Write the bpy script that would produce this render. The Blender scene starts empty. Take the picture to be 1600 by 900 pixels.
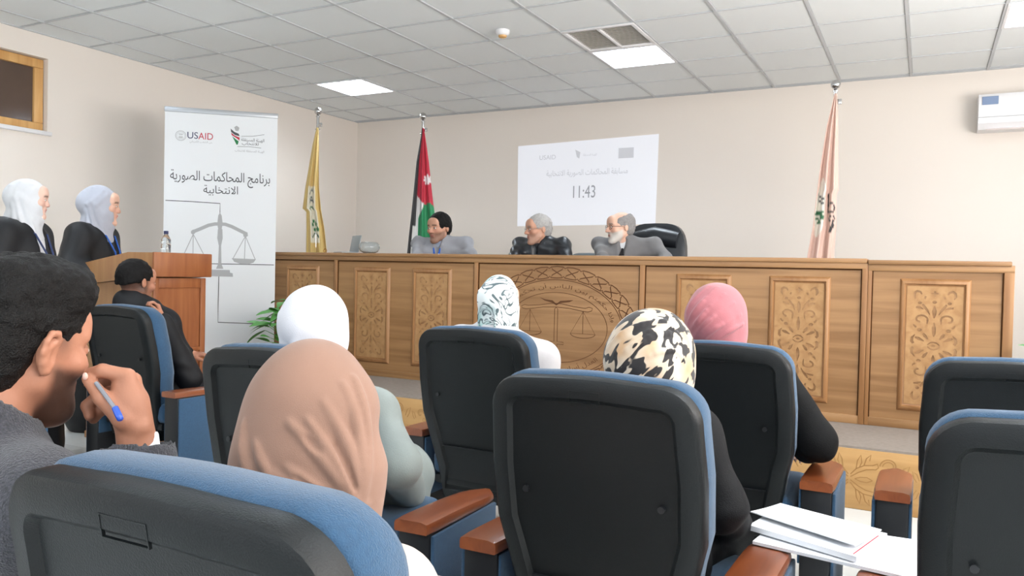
import bpy, bmesh, math, random
import numpy as np
from mathutils import Vector, Matrix
random.seed(7)
S = bpy.context.scene
COL = S.collection
# ---------------------------------------------------------------- camera
FPX, YAW, PIT, ROL = 1240.4, .479570, -.0198946, .0226340
CAM = np.array([2.56683, -8.03213, 1.1725])
CF = np.array([-math.sin(YAW)*math.cos(PIT), math.cos(YAW)*math.cos(PIT), math.sin(PIT)])
_r = np.array([math.cos(YAW), math.sin(YAW), 0.]); _u = np.cross(_r, CF)
CR = math.cos(ROL)*_r + math.sin(ROL)*_u
CU = -math.sin(ROL)*_r + math.cos(ROL)*_u
cam = bpy.data.cameras.new('camera'); camo = bpy.data.objects.new('camera', cam); COL.objects.link(camo)
cam.sensor_width = 36; cam.lens = FPX/1600*36; cam.clip_start = .05
M4 = Matrix([[CR[0], CU[0], -CF[0], CAM[0]], [CR[1], CU[1], -CF[1], CAM[1]], [CR[2], CU[2], -CF[2], CAM[2]], [0, 0, 0, 1]])
camo.matrix_world = M4
S.camera = camo
def at(u, v, z):                                   # a pixel and a depth into a point of the room
    return CAM + (CF + CR*(u-800)/FPX + CU*(450-v)/FPX)*z
# ---------------------------------------------------------------- world, light, exposure
W = bpy.data.worlds.new('world'); S.world = W; W.use_nodes = True
wb = W.node_tree.nodes['Background']; wb.inputs[0].default_value = (.93, .96, 1, 1); wb.inputs[1].default_value = WORLD_STRENGTH = .55
LAMP_STRENGTH = 30.0
S.view_settings.view_transform = 'Standard'; S.view_settings.look = 'None'; S.view_settings.gamma = 1
S.view_settings.exposure = .17
def area_light(name, loc, rot, sx, sy, power, col):
    l = bpy.data.lights.new(name, 'AREA'); l.shape = 'RECTANGLE'; l.size = sx; l.size_y = sy; l.energy = power; l.color = col
    o = bpy.data.objects.new(name, l); COL.objects.link(o); o.location = loc; o.rotation_euler = rot; return o
# added uplights for daylight from right and rear, aimed to brighten the ceiling
area_light('added_uplight_right', (5.3, -5.6, 1.75), (0, math.radians(142), 0), 1.5, 6.0, 430, (1, .95, .92))
area_light('added_uplight_rear', (1.0, -11.6, 1.8), (math.radians(135), 0, 0), 7.0, 1.8, 130, (.9, .96, 1))

# ---------------------------------------------------------------- helpers
def srgb(r, g, b):
    f = lambda c: (c/255/12.92) if c/255 <= .04045 else ((c/255+.055)/1.055)**2.4
    return (f(r), f(g), f(b), 1)
def mat(name, col, rough=.6, metal=0, bump=0, bscale=200, spec=.5, var=0, vscale=6, attr=False, trans=0, coat=0, sheen=0):
    m = bpy.data.materials.new(name); m.use_nodes = True
    nt = m.node_tree; N = nt.nodes; L = nt.links; p = N['Principled BSDF']
    c = srgb(*col) if len(col) == 3 else col
    p.inputs['Base Color'].default_value = c
    p.inputs['Roughness'].default_value = rough; p.inputs['Metallic'].default_value = metal
    p.inputs['Specular IOR Level'].default_value = spec
    if trans: p.inputs['Transmission Weight'].default_value = trans
    if coat: p.inputs['Coat Weight'].default_value = coat; p.inputs['Coat Roughness'].default_value = .25
    if sheen: p.inputs['Sheen Weight'].default_value = sheen
    tc = N.new('ShaderNodeTexCoord')
    src = None
    if attr:
        a = N.new('ShaderNodeAttribute'); a.attribute_name = 'col'; src = a.outputs['Color']
        L.new(src, p.inputs['Base Color'])
    if var:
        n = N.new('ShaderNodeTexNoise'); n.inputs['Scale'].default_value = vscale; n.inputs['Detail'].default_value = 5
        L.new(tc.outputs['Object'], n.inputs['Vector'])
        mr = N.new('ShaderNodeMapRange'); mr.inputs[1].default_value = .3; mr.inputs[2].default_value = .7
        mr.inputs[3].default_value = 1-var; mr.inputs[4].default_value = 1+var
        L.new(n.outputs['Fac'], mr.inputs[0])
        mx = N.new('ShaderNodeVectorMath'); mx.operation = 'SCALE'
        if src: L.new(src, mx.inputs[0])
        else: mx.inputs[0].default_value = c[:3]
        L.new(mr.outputs[0], mx.inputs['Scale']); L.new(mx.outputs[0], p.inputs['Base Color'])
    if bump:
        n = N.new('ShaderNodeTexNoise'); n.inputs['Scale'].default_value = bscale; n.inputs['Detail'].default_value = 3
        L.new(tc.outputs['Object'], n.inputs['Vector'])
        b = N.new('ShaderNodeBump'); b.inputs['Strength'].default_value = bump; b.inputs['Distance'].default_value = .004
        L.new(n.outputs['Fac'], b.inputs['Height']); L.new(b.outputs[0], p.inputs['Normal'])
    return m
def wood(name, c1, c2, axis=0, rough=.45, stretch=14, scale=9, coat=.1):
    m = bpy.data.materials.new(name); m.use_nodes = True
    nt = m.node_tree; N = nt.nodes; L = nt.links; p = N['Principled BSDF']
    tc = N.new('ShaderNodeTexCoord'); mp = N.new('ShaderNodeMapping')
    sc = [scale*stretch**.5]*3; sc[axis] = scale/stretch**.5
    mp.inputs['Scale'].default_value = sc
    L.new(tc.outputs['Object'], mp.inputs['Vector'])
    n = N.new('ShaderNodeTexNoise'); n.inputs['Scale'].default_value = .55; n.inputs['Detail'].default_value = 6; n.inputs['Distortion'].default_value = .6
    L.new(mp.outputs[0], n.inputs['Vector'])
    r = N.new('ShaderNodeValToRGB'); e = r.color_ramp.elements
    e[0].position = .33; e[0].color = srgb(*c1); e[1].position = .62; e[1].color = srgb(*c2)
    L.new(n.outputs['Fac'], r.inputs[0]); L.new(r.outputs[0], p.inputs['Base Color'])
    p.inputs['Roughness'].default_value = rough; p.inputs['Coat Weight'].default_value = coat; p.inputs['Coat Roughness'].default_value = .3
    b = N.new('ShaderNodeBump'); b.inputs['Strength'].default_value = .08; b.inputs['Distance'].default_value = .003
    L.new(n.outputs['Fac'], b.inputs['Height']); L.new(b.outputs[0], p.inputs['Normal'])
    return m
def emit(name, col, strength, base=.8):
    m = bpy.data.materials.new(name); m.use_nodes = True
    p = m.node_tree.nodes['Principled BSDF']
    p.inputs['Base Color'].default_value = (base, base, base, 1); p.inputs['Emission Color'].default_value = srgb(*col); p.inputs['Emission Strength'].default_value = strength
    return m
def link(name, me, parent=None, material=None, loc=None):
    o = bpy.data.objects.new(name, me); COL.objects.link(o)
    if material is not None and not me.materials: me.materials.append(material)
    if parent is not None: o.parent = parent
    if loc is not None: o.location = loc
    return o
def thing(name, label, cat, loc=(0, 0, 0), rz=0, group=None):
    o = bpy.data.objects.new(name, None); COL.objects.link(o); o.empty_display_size = .1
    o.location = loc; o.rotation_euler = (0, 0, rz)
    o['label'] = label; o['category'] = cat
    if group: o['group'] = group
    return o
def tag(o, label, cat, group=None):
    o['label'] = label; o['category'] = cat
    if group: o['group'] = group
    return o
def struct(o): o['kind'] = 'structure'; return o
def dup(root, loc, rz, label, group=None):
    r = root.copy(); COL.objects.link(r); r.location = loc; r.rotation_euler = (0, 0, rz); r['label'] = label
    if group: r['group'] = group
    for ch in list(root.children):
        c = ch.copy(); COL.objects.link(c); c.parent = r
        for g in list(ch.children):
            d = g.copy(); COL.objects.link(d); d.parent = c
    return r
class MB:
    """collects polygons of one part"""
    def __init__(s): s.bm = bmesh.new()
    def box(s, lo, hi, bev=0, seg=2, rot=None, piv=None):
        b = bmesh.new(); bmesh.ops.create_cube(b, size=1)
        c = [(a+d)/2 for a, d in zip(lo, hi)]; e = [abs(d-a) for a, d in zip(lo, hi)]
        bmesh.ops.scale(b, vec=e, verts=b.verts); 
        if bev: bmesh.ops.bevel(b, geom=b.edges[:]+b.verts[:], offset=bev, segments=seg, affect='EDGES', profile=.5)
        bmesh.ops.translate(b, vec=c, verts=b.verts)
        if rot is not None: bmesh.ops.rotate(b, cent=piv or c, matrix=rot, verts=b.verts)
        s.add(b); return s
    def add(s, b):
        me = bpy.data.meshes.new('t'); b.to_mesh(me); b.free(); s.bm.from_mesh(me); bpy.data.meshes.remove(me)
    def poly(s, pts):
        vs = [s.bm.verts.new(p) for p in pts]
        try: s.bm.faces.new(vs)
        except ValueError: pass
        return s
    def grid(s, rows, close=False, flip=False):
        V = [[s.bm.verts.new(p) for p in r] for r in rows]
        for a, b in zip(V[:-1], V[1:]):
            n = len(a)
            for i in range(n if close else n-1):
                j = (i+1) % n
                q = [a[i], a[j], b[j], b[i]]
                s.bm.faces.new(q[::-1] if flip else q)
        return V
    def cap(s, ring, flip=False):
        s.bm.faces.new(ring[::-1] if flip else ring)
    def tube(s, pts, r, seg=8, caps=True):
        pts = [Vector(p) for p in pts]; rr = r if isinstance(r, (list, tuple)) else [r]*len(pts)
        rows = []
        up = None
        for i, p in enumerate(pts):
            d = (pts[min(i+1, len(pts)-1)]-pts[max(i-1, 0)]).normalized()
            if up is None: up = d.orthogonal().normalized()
            up = (up-d*up.dot(d)).normalized(); sd = d.cross(up)
            rows.append([p+(up*math.cos(a)+sd*math.sin(a))*rr[i] for a in [2*math.pi*k/seg for k in range(seg)]])
        V = s.grid(rows, close=True)
        if caps: s.cap(V[0], True); s.cap(V[-1])
        return s
    def lathe(s, prof, c=(0, 0, 0), seg=24):
        rows = [[(c[0]+r*math.cos(2*math.pi*k/seg), c[1]+r*math.sin(2*math.pi*k/seg), c[2]+z) for k in range(seg)] for r, z in prof]
        V = s.grid(rows, close=True)
        if prof[0][0] > 1e-4: s.cap(V[0], True)
        if prof[-1][0] > 1e-4: s.cap(V[-1])
        return s
    def build(s, name, material, parent=None, smooth=False, loc=None):
        bmesh.ops.recalc_face_normals(s.bm, faces=s.bm.faces)
        me = bpy.data.meshes.new(name); s.bm.to_mesh(me); s.bm.free()
        if smooth:
            me.polygons.foreach_set('use_smooth', [True]*len(me.polygons))
            if smooth != 'all':
                me.set_sharp_from_angle(angle=math.radians(smooth if smooth is not True else 40))
        return link(name, me, parent, material, loc)
def box(name, lo, hi, m, parent=None, bev=0, **k):
    return MB().box(lo, hi, bev, **k).build(name, m, parent, smooth=bool(bev))
def fast_mesh(name, V, Q, smooth=True):
    me = bpy.data.meshes.new(name); n = len(Q); k = Q.shape[1]
    me.vertices.add(len(V)); me.vertices.foreach_set('co', np.ascontiguousarray(V, np.float32).ravel())
    me.loops.add(n*k); me.loops.foreach_set('vertex_index', np.ascontiguousarray(Q, np.int32).ravel())
    me.polygons.add(n); me.polygons.foreach_set('loop_start', np.arange(0, n*k, k, dtype=np.int32))
    if smooth: me.polygons.foreach_set('use_smooth', np.ones(n, bool))
    me.update(calc_edges=True); return me
def set_col(me, cols):
    a = me.color_attributes.new('col', 'FLOAT_COLOR', 'POINT')
    c = np.ones((len(me.vertices), 4), np.float32); c[:, :3] = cols[:, :3]; a.data.foreach_set('color', c.ravel())
# flat shapes: outlines with holes, given as lists of (x, y)
def flat(name, outlines, thick=0):
    c = bpy.data.curves.new('c', 'CURVE'); c.dimensions = '2D'; c.fill_mode = 'BOTH'; c.extrude = thick/2
    for o in outlines:
        s = c.splines.new('POLY'); s.points.add(len(o)-1); s.use_cyclic_u = True
        for p, q in zip(s.points, o): p.co = (q[0], q[1], 0, 1)
    ob = bpy.data.objects.new('c', c); COL.objects.link(ob)
    dg = bpy.context.evaluated_depsgraph_get(); me = bpy.data.meshes.new_from_object(ob.evaluated_get(dg))
    bpy.data.objects.remove(ob); bpy.data.curves.remove(c); me.name = name; me.materials.clear(); return me
_f = {'ا': 'FE8D FE8E', 'أ': 'FE83 FE84', 'ب': 'FE8F FE90 FE91 FE92', 'ة': 'FE93 FE94', 'ت': 'FE95 FE96 FE97 FE98', 'ج': 'FE9D FE9E FE9F FEA0', 'ح': 'FEA1 FEA2 FEA3 FEA4',
      'خ': 'FEA5 FEA6 FEA7 FEA8', 'د': 'FEA9 FEAA', 'ر': 'FEAD FEAE', 'س': 'FEB1 FEB2 FEB3 FEB4', 'ش': 'FEB5 FEB6 FEB7 FEB8', 'ص': 'FEB9 FEBA FEBB FEBC', 'ع': 'FEC9 FECA FECB FECC', 'ق': 'FED5 FED6 FED7 FED8',
      'ك': 'FED9 FEDA FEDB FEDC', 'ل': 'FEDD FEDE FEDF FEE0', 'م': 'FEE1 FEE2 FEE3 FEE4', 'ن': 'FEE5 FEE6 FEE7 FEE8', 'ه': 'FEE9 FEEA FEEB FEEC', 'و': 'FEED FEEE', 'ي': 'FEF1 FEF2 FEF3 FEF4', 'ئ': 'FE89 FE8A FE8B FE8C', 'ذ': 'FEAB FEAC', 'إ': 'FE87 FE88', '\u0644\u0627': 'FEFB FEFC'}
FORMS = {k: [chr(int(x, 16)) for x in v.split()] for k, v in _f.items()}
def arabic(t):
    toks = []; i = 0
    while i < len(t):
        if t[i:i+2] == '\u0644\u0627': toks.append(t[i:i+2]); i += 2
        else: toks.append(t[i]); i += 1
    out = []
    for i, c in enumerate(toks):
        if c not in FORMS: out.append(c); continue
        F_ = FORMS[c]
        prev = i > 0 and toks[i-1] in FORMS and len(FORMS[toks[i-1]]) == 4
        nxt = i+1 < len(toks) and toks[i+1] in FORMS and len(F_) == 4
        out.append(F_[3] if prev and nxt else F_[2] if nxt else F_[1] if prev else F_[0])
    return ''.join(reversed(out))
def inside(p, poly):
    x, y = p; c = False; n = len(poly)
    for i in range(n):
        (x1, y1), (x2, y2) = poly[i-1], poly[i]
        if (y1 > y) != (y2 > y) and x < (x2-x1)*(y-y1)/(y2-y1)+x1: c = not c
    return c
def area2(q): return sum(q[i-1][0]*q[i][1]-q[i][0]*q[i-1][1] for i in range(len(q)))
def text_mesh(name, body, width=None, height=None, bold=0, thick=0):
    """lettering as a flat mesh centred on its middle, fitted to a width and/or height"""
    c = bpy.data.curves.new('t', 'FONT'); c.body = body; c.offset = bold
    ob = bpy.data.objects.new('t', c); COL.objects.link(ob)
    dg = bpy.context.evaluated_depsgraph_get(); cu = ob.evaluated_get(dg).to_curve(dg, apply_modifiers=False)
    loops = []
    for s in cu.splines:
        if s.type == 'BEZIER':
            q = []; B = s.bezier_points; n = len(B)
            for k in range(n):
                a, b = B[k], B[(k+1) % n]
                for t in (0, .25, .5, .75):
                    u = 1-t; p = a.co*u**3+a.handle_right*3*u*u*t+b.handle_left*3*u*t*t+b.co*t**3; q.append((p.x, p.y))
        else: q = [(p.co.x, p.co.y) for p in s.points]
        r = [q[k] for k in range(len(q)) if math.dist(q[k], q[k-1]) > 1e-4]
        if len(r) > 2: loops.append(r)
    ob.evaluated_get(dg).to_curve_clear(); bpy.data.objects.remove(ob); bpy.data.curves.remove(c)
    groups = []; A = [area2(q) for q in loops]; sg = np.sign(A[int(np.argmax(np.abs(A)))])
    outs = [k for k in range(len(loops)) if np.sign(A[k]) == sg]
    holes = {k: [] for k in outs}
    for k in range(len(loops)):
        if k in holes: continue
        for o in sorted(outs, key=lambda o: abs(A[o])):
            if inside(loops[k][0], loops[o]): holes[o].append(k); break
    V = []; F = []
    for n, o in enumerate(outs):
        me = flat('t', [loops[o]]+[loops[h] for h in holes[o]]); b = len(V)
        V += [(v.co.x, v.co.y, n*1e-5) for v in me.vertices]; F += [tuple(b+i for i in p.vertices) for p in me.polygons]; bpy.data.meshes.remove(me)
    v = np.array(V); lo = v.min(0); hi = v.max(0); v[:, :2] -= ((lo+hi)/2)[:2]; d = hi-lo
    sx = width/d[0] if width else None; sy = height/d[1] if height else None
    sx, sy = sx or sy, sy or sx
    v[:, 0] *= sx; v[:, 1] *= sy
    me = bpy.data.meshes.new(name); me.from_pydata([tuple(x) for x in v], [], F); me.update(); return me
def stroke(pts, w, closed=False):
    """outline of a stroke of width w (number or per point) along pts"""
    P = [Vector((p[0], p[1])) for p in pts]; n = len(P); ww = w if isinstance(w, (list, tuple)) else [w]*n
    A, B = [], []
    for i, p in enumerate(P):
        d = (P[min(i+1, n-1)]-P[max(i-1, 0)]); d.normalize(); q = Vector((-d.y, d.x))*ww[i]/2
        A.append(tuple(p+q)); B.append(tuple(p-q))
    return A+B[::-1]
def ribbon(mb, pts, w, z=0, closed=False):
    P = [Vector((p[0], p[1])) for p in pts]; n = len(P); A = []; B = []
    for i, p in enumerate(P):
        a = P[(i-1) % n] if closed else P[max(i-1, 0)]; b = P[(i+1) % n] if closed else P[min(i+1, n-1)]
        d = (b-a).normalized(); q = Vector((-d.y, d.x))*w/2
        A.append((p.x+q.x, p.y+q.y, z)); B.append((p.x-q.x, p.y-q.y, z))
    if closed: A.append(A[0]); B.append(B[0])
    mb.grid([A, B])
def ell_pts(cx, cy, rx, ry, n=24, a0=0, a1=2*math.pi, end=False):
    m = n-1 if end else n
    return [(cx+rx*math.cos(a0+(a1-a0)*k/m), cy+ry*math.sin(a0+(a1-a0)*k/m)) for k in range(n)]
# ---------------------------------------------------------------- smooth surfaces from blended volumes (bodies, cloth, hair)
def rotm(yaw=0, pitch=0, roll=0):
    """columns: right, forward, up of a frame turned left by yaw, nose down by pitch, leaning right by roll"""
    cy, sy = math.cos(yaw), math.sin(yaw); cp, sp = math.cos(pitch), math.sin(pitch); cr, sr = math.cos(roll), math.sin(roll)
    Rz = np.array([[cy, -sy, 0], [sy, cy, 0], [0, 0, 1]]); Rx = np.array([[1, 0, 0], [0, cp, sp], [0, -sp, cp]]); Ry = np.array([[cr, 0, sr], [0, 1, 0], [-sr, 0, cr]])
    return Rz @ Rx @ Ry
class Frame:
    def __init__(s, o=(0, 0, 0), R=None, sc=1.0): s.o = np.array(o, float); s.R = np.eye(3) if R is None else R; s.s = sc
    def p(s, q): return s.o + s.R @ (np.array(q, float)*s.s)
    def d(s, q): return s.R @ np.array(q, float)
    def inv(s, X): return ((X-s.o) @ s.R)/s.s
ID = Frame()
def _hash(i, j, k):
    h = (i*374761393 + j*668265263 + k*2147483647) & 0xffffffff
    h = ((h ^ (h >> 13))*1274126177) & 0xffffffff
    return ((h ^ (h >> 16)) & 0xffff).astype(np.float32)/65535.
def noise3(x, y, z):
    x, y, z = np.broadcast_arrays(x, y, z)
    i, j, k = [np.floor(a).astype(np.int64) for a in (x, y, z)]
    f, g, h = x-i, y-j, z-k
    f = f*f*(3-2*f); g = g*g*(3-2*g); h = h*h*(3-2*h)
    r = 0
    for a in (0, 1):
        for b in (0, 1):
            for c in (0, 1):
                r = r + _hash(i+a, j+b, k+c)*(f if a else 1-f)*(g if b else 1-g)*(h if c else 1-h)
    return r*2-1
FAR = .12
class Vol:
    def __init__(s): s.pr = []; s.disp = None
    def _add(s, op, k, fn, c, r): s.pr.append((op, k, fn, np.array(c, float), r)); return s
    def ell(s, c, r, fr=ID, k=.02, op='u', R=None):
        C_ = fr.p(c).astype(np.float32); Q = (fr.R if R is None else fr.R @ R).astype(np.float32); r = np.array(r, np.float32)*fr.s
        def fn(x, y, z):
            a, b, c_ = x-C_[0], y-C_[1], z-C_[2]
            X = (a*Q[0, 0]+b*Q[1, 0]+c_*Q[2, 0])/r[0]; Y = (a*Q[0, 1]+b*Q[1, 1]+c_*Q[2, 1])/r[1]; Z = (a*Q[0, 2]+b*Q[1, 2]+c_*Q[2, 2])/r[2]
            k0 = np.sqrt(X*X+Y*Y+Z*Z)+1e-6; k1 = np.sqrt((X/r[0])**2+(Y/r[1])**2+(Z/r[2])**2)+1e-6
            return k0*(k0-1)/k1
        return s._add(op, k, fn, C_, float(max(r)))
    def cap(s, a, b, ra, rb=None, fr=ID, k=.02, op='u'):
        rb = ra if rb is None else rb
        A = fr.p(a).astype(np.float32); B = fr.p(b).astype(np.float32); ra *= fr.s; rb *= fr.s
        d = B-A; dd = float(d@d)+1e-9
        def fn(x, y, z):
            X, Y, Z = x-A[0], y-A[1], z-A[2]
            h = np.clip((X*d[0]+Y*d[1]+Z*d[2])/dd, 0, 1)
            return np.sqrt((X-h*d[0])**2+(Y-h*d[1])**2+(Z-h*d[2])**2)-(ra+h*(rb-ra))
        return s._add(op, k, fn, (A+B)/2, math.sqrt(dd)/2+max(ra, rb))
    def chain(s, pts, r, fr=ID, k=.01, op='u'):
        rr = r if isinstance(r, (list, tuple)) else [r]*len(pts)
        for i in range(len(pts)-1): s.cap(pts[i], pts[i+1], rr[i], rr[i+1], fr, k, op)
        return s
    def box(s, c, h, rd=.01, fr=ID, k=.02, op='u', R=None):
        C_ = fr.p(c).astype(np.float32); Q = (fr.R if R is None else fr.R @ R).astype(np.float32); h = np.array(h, np.float32)*fr.s-rd
        def fn(x, y, z):
            a, b, c_ = x-C_[0], y-C_[1], z-C_[2]
            X = np.abs(a*Q[0, 0]+b*Q[1, 0]+c_*Q[2, 0])-h[0]; Y = np.abs(a*Q[0, 1]+b*Q[1, 1]+c_*Q[2, 1])-h[1]; Z = np.abs(a*Q[0, 2]+b*Q[1, 2]+c_*Q[2, 2])-h[2]
            return np.sqrt(np.maximum(X, 0)**2+np.maximum(Y, 0)**2+np.maximum(Z, 0)**2)+np.minimum(np.maximum(X, np.maximum(Y, Z)), 0)-rd
        return s._add(op, k, fn, C_, float(np.linalg.norm(h))+rd)
    @staticmethod
    def _mix(f, d, op, k):
        if op == 'u': h = np.maximum(k-np.abs(f-d), 0)/k; return np.minimum(f, d)-h*h*k*.25
        if op == 's': h = np.maximum(k-np.abs(f+d), 0)/k; return np.maximum(f, -d)+h*h*k*.25
        h = np.maximum(k-np.abs(f-d), 0)/k; return np.maximum(f, d)+h*h*k*.25
    def at(s, P):
        P = np.atleast_2d(P).astype(np.float32); x, y, z = P[:, 0], P[:, 1], P[:, 2]
        f = np.full(len(P), FAR, np.float32)
        for op, k, fn, c, r in s.pr: f = s._mix(f, fn(x, y, z), op, k)
        if s.disp: f = f+s.disp(x, y, z)
        return f
    def hit(s, inner, p):
        """the surface point on the way from p (outside) towards inner"""
        a = np.array(inner, float); b = np.array(p, float); d = b-a; L = np.linalg.norm(d); d /= L
        t = np.linspace(L*1.6+.1, 0, 160); f = s.at(a+d*t[:, None])
        i = np.argmax(f < 0); 
        return a+d*t[i]
    def fold(s, inner, pts, r, up=.3, k=.02, op='u'):
        """a ridge (or, with op s, a groove) laid over the surface along pts"""
        Q = [s.hit(inner, p) for p in pts]; n = len(Q); out = []
        c = np.array(inner, float); rr = []
        for i, q in enumerate(Q):
            t = i/(n-1); w = r*(.35+.65*math.sin(math.pi*min(max(t*.9+.05, 0), 1)))
            dn = (q-c)/np.linalg.norm(q-c); out.append(q-dn*w*(1-2*up)); rr.append(w)
        s.chain(out, rr, k=k, op=op); return s
    def fold_px(s, o, px, z, r, up=.45, k=.006, op='u'):
        """the same, given where the photograph shows the fold, dropped on the surface from the viewer's side"""
        n = len(px); out = []; rr = []
        for i, (u, v) in enumerate(px):
            p = at(u, v, z); d = (CAM-p)/np.linalg.norm(CAM-p); q = s.hit(p-o, p-o+d*.12)
            t = i/(n-1); w = r*(.3+.7*math.sin(math.pi*min(max(t*.86+.07, 0), 1))); out.append(q-d*w*(1-2*up)); rr.append(w)
        P = []; R_ = []
        for i in range(n-1):                         # rounded through its points
            a, b, c, e = out[max(i-1, 0)], out[i], out[i+1], out[min(i+2, n-1)]
            for t in (0, .25, .5, .75): P.append(b+.5*t*(c-a+t*(2*a-5*b+4*c-e+t*(3*(b-c)+e-a)))); R_.append(rr[i]+(rr[i+1]-rr[i])*t)
        P.append(out[-1]); R_.append(rr[-1]); s.chain(P, R_, k=k, op=op); return s
    def mesh(s, name, lo, hi, h):
        lo = np.array(lo, float); hi = np.array(hi, float); n = np.maximum(((hi-lo)/h).astype(int)+2, 4)
        ax = [(lo[i]+h*np.arange(n[i])).astype(np.float32) for i in range(3)]
        f = np.full(n, FAR, np.float32)
        for op, k, fn, c, r in s.pr:
            m = r+k+.03
            i0 = [max(int((c[i]-m-lo[i])/h), 0) for i in range(3)]; i1 = [min(int((c[i]+m-lo[i])/h)+2, n[i]) for i in range(3)]
            if any(a >= b for a, b in zip(i0, i1)): continue
            sl = tuple(slice(a, b) for a, b in zip(i0, i1))
            f[sl] = s._mix(f[sl], fn(ax[0][sl[0]][:, None, None], ax[1][sl[1]][None, :, None], ax[2][sl[2]][None, None, :]), op, k)
        if s.disp:
            I = np.nonzero(np.abs(f) < .035)
            f[I] += s.disp(ax[0][I[0]], ax[1][I[1]], ax[2][I[2]])
        f[0] = f[-1] = FAR; f[:, 0] = f[:, -1] = FAR; f[:, :, 0] = f[:, :, -1] = FAR
        ins = f < 0
        cnt = np.zeros(n-1, np.int8)
        for a in (0, 1):
            for b in (0, 1):
                for c in (0, 1): cnt += ins[a:n[0]-1+a, b:n[1]-1+b, c:n[2]-1+c]
        act = (cnt > 0) & (cnt < 8)
        I = np.array(np.nonzero(act)).T
        idx = np.full(n-1, -1, np.int32); idx[act] = np.arange(len(I))
        acc = np.zeros((len(I), 3), np.float32); w = np.zeros(len(I), np.float32)
        cor = [(a, b, c) for a in (0, 1) for b in (0, 1) for c in (0, 1)]
        val = {c: f[I[:, 0]+c[0], I[:, 1]+c[1], I[:, 2]+c[2]] for c in cor}
        for c in cor:
            for d in range(3):
                if c[d]: continue
                e = list(c); e[d] = 1; e = tuple(e); A, B = val[c], val[e]
                x = (A < 0) != (B < 0); t = np.where(x, A/(A-B+1e-12), 0)
                p = np.tile(np.array(c, np.float32), (len(I), 1)); p[:, d] += t
                acc += p*x[:, None]; w += x
        V = (I+acc/w[:, None])*h+lo
        Q = []
        for d in range(3):
            a, b = [(1, 2), (2, 0), (0, 1)][d]
            sl0 = [slice(0, n[i]-1) for i in range(3)]; sl1 = list(sl0); sl1[d] = slice(1, n[d])
            x0 = ins[tuple(sl0)]; x1 = ins[tuple(sl1)]
            E_ = np.array(np.nonzero(x0 != x1)).T
            E_ = E_[(E_[:, a] > 0) & (E_[:, b] > 0)]
            fl = x0[E_[:, 0], E_[:, 1], E_[:, 2]]
            def cell(da, db):
                q = E_.copy(); q[:, a] -= da; q[:, b] -= db
                return idx[q[:, 0], q[:, 1], q[:, 2]]
            q = np.stack([cell(1, 1), cell(0, 1), cell(0, 0), cell(1, 0)], 1)
            q[~fl] = q[~fl][:, ::-1]; Q.append(q)
        Q = np.concatenate(Q); Q = Q[(Q >= 0).all(1)]
        return fast_mesh(name, V, Q)
def mverts(me):
    v = np.zeros(len(me.vertices)*3, np.float32); me.vertices.foreach_get('co', v); return v.reshape(-1, 3)
def sstep(a, b, x): t = np.clip((x-a)/(b-a), 0, 1); return t*t*(3-2*t)
# ---------------------------------------------------------------- materials
M = {}
M['wall'] = mat('wall_paint', (233, 225, 216), .75, bump=.05, bscale=60)
M['tile'] = mat('ceiling_tile', (234, 239, 240), .85, bump=.12, bscale=260)
M['grid'] = mat('ceiling_grid', (196, 200, 203), .5)
M['oak'] = wood('oak_horizontal', (138, 100, 62), (166, 126, 84), 0, scale=7, stretch=22)
M['oak_v'] = wood('oak_vertical', (142, 98, 58), (162, 118, 75), 2)
M['mdf'] = wood('carved_oak', (164, 122, 78), (180, 140, 94), 2, rough=.6, coat=0)
M['groove'] = mat('groove_shade_brown', (70, 43, 22), .9, spec=.1)  # dark brown carries the shade of grooves and cut-outs in its colour
M['engrave'] = mat('burnt_engraving', (96, 60, 30), .8)
M['engrave_l'] = mat('pale_engraving', (162, 120, 70), .8)
M['riser'] = wood('riser_board', (178, 136, 82), (192, 150, 96), 0, rough=.6, coat=0)
M['podium_side'] = wood('podium_side', (172, 122, 76), (186, 138, 90), 2)
M['podium_front'] = wood('podium_front', (138, 78, 42), (160, 98, 56), 2)
M['arm'] = wood('armrest_wood', (112, 54, 26), (146, 78, 40), 1, rough=.3, coat=.5)
M['carpet'] = mat('grey_carpet', (146, 136, 128), .95, bump=.6, bscale=350, var=.08, vscale=40)
M['marble'] = mat('white_marble', (222, 226, 226), .25, var=.04, vscale=5)
M['black'] = mat('black_plastic', (24, 26, 30), .45)
M['shell'] = mat('chair_shell_plastic', (16, 20, 22), .42, bump=.22, bscale=420, spec=.35)
M['blue'] = mat('blue_upholstery', (44, 78, 108), .9, bump=.5, bscale=500, var=.10, vscale=120, sheen=.25)
M['chrome'] = mat('chrome', (205, 205, 205), .18, metal=1)
M['white_pl'] = mat('white_plastic', (232, 232, 234), .4)
M['white'] = mat('white_vinyl', (226, 230, 233), .55)
M['paper'] = mat('paper', (244, 246, 250), .7)
M['gray'] = mat('print_grey', (168, 170, 172), .6)
M['ink'] = mat('print_dark', (70, 72, 76), .6)
M['red'] = mat('print_red', (186, 40, 62), .6)
M['green'] = mat('print_green', (30, 120, 70), .6)
M['navy'] = mat('print_navy', (36, 44, 84), .6)
M['leather'] = mat('black_leather', (28, 32, 38), .35, bump=.25, bscale=160)
M['glass'] = mat('clear_glass', (238, 244, 246), .04, trans=.95, spec=.5)
M['leaf'] = mat('leaf_green', (76, 148, 60), .45, var=.2, vscale=20)

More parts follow.
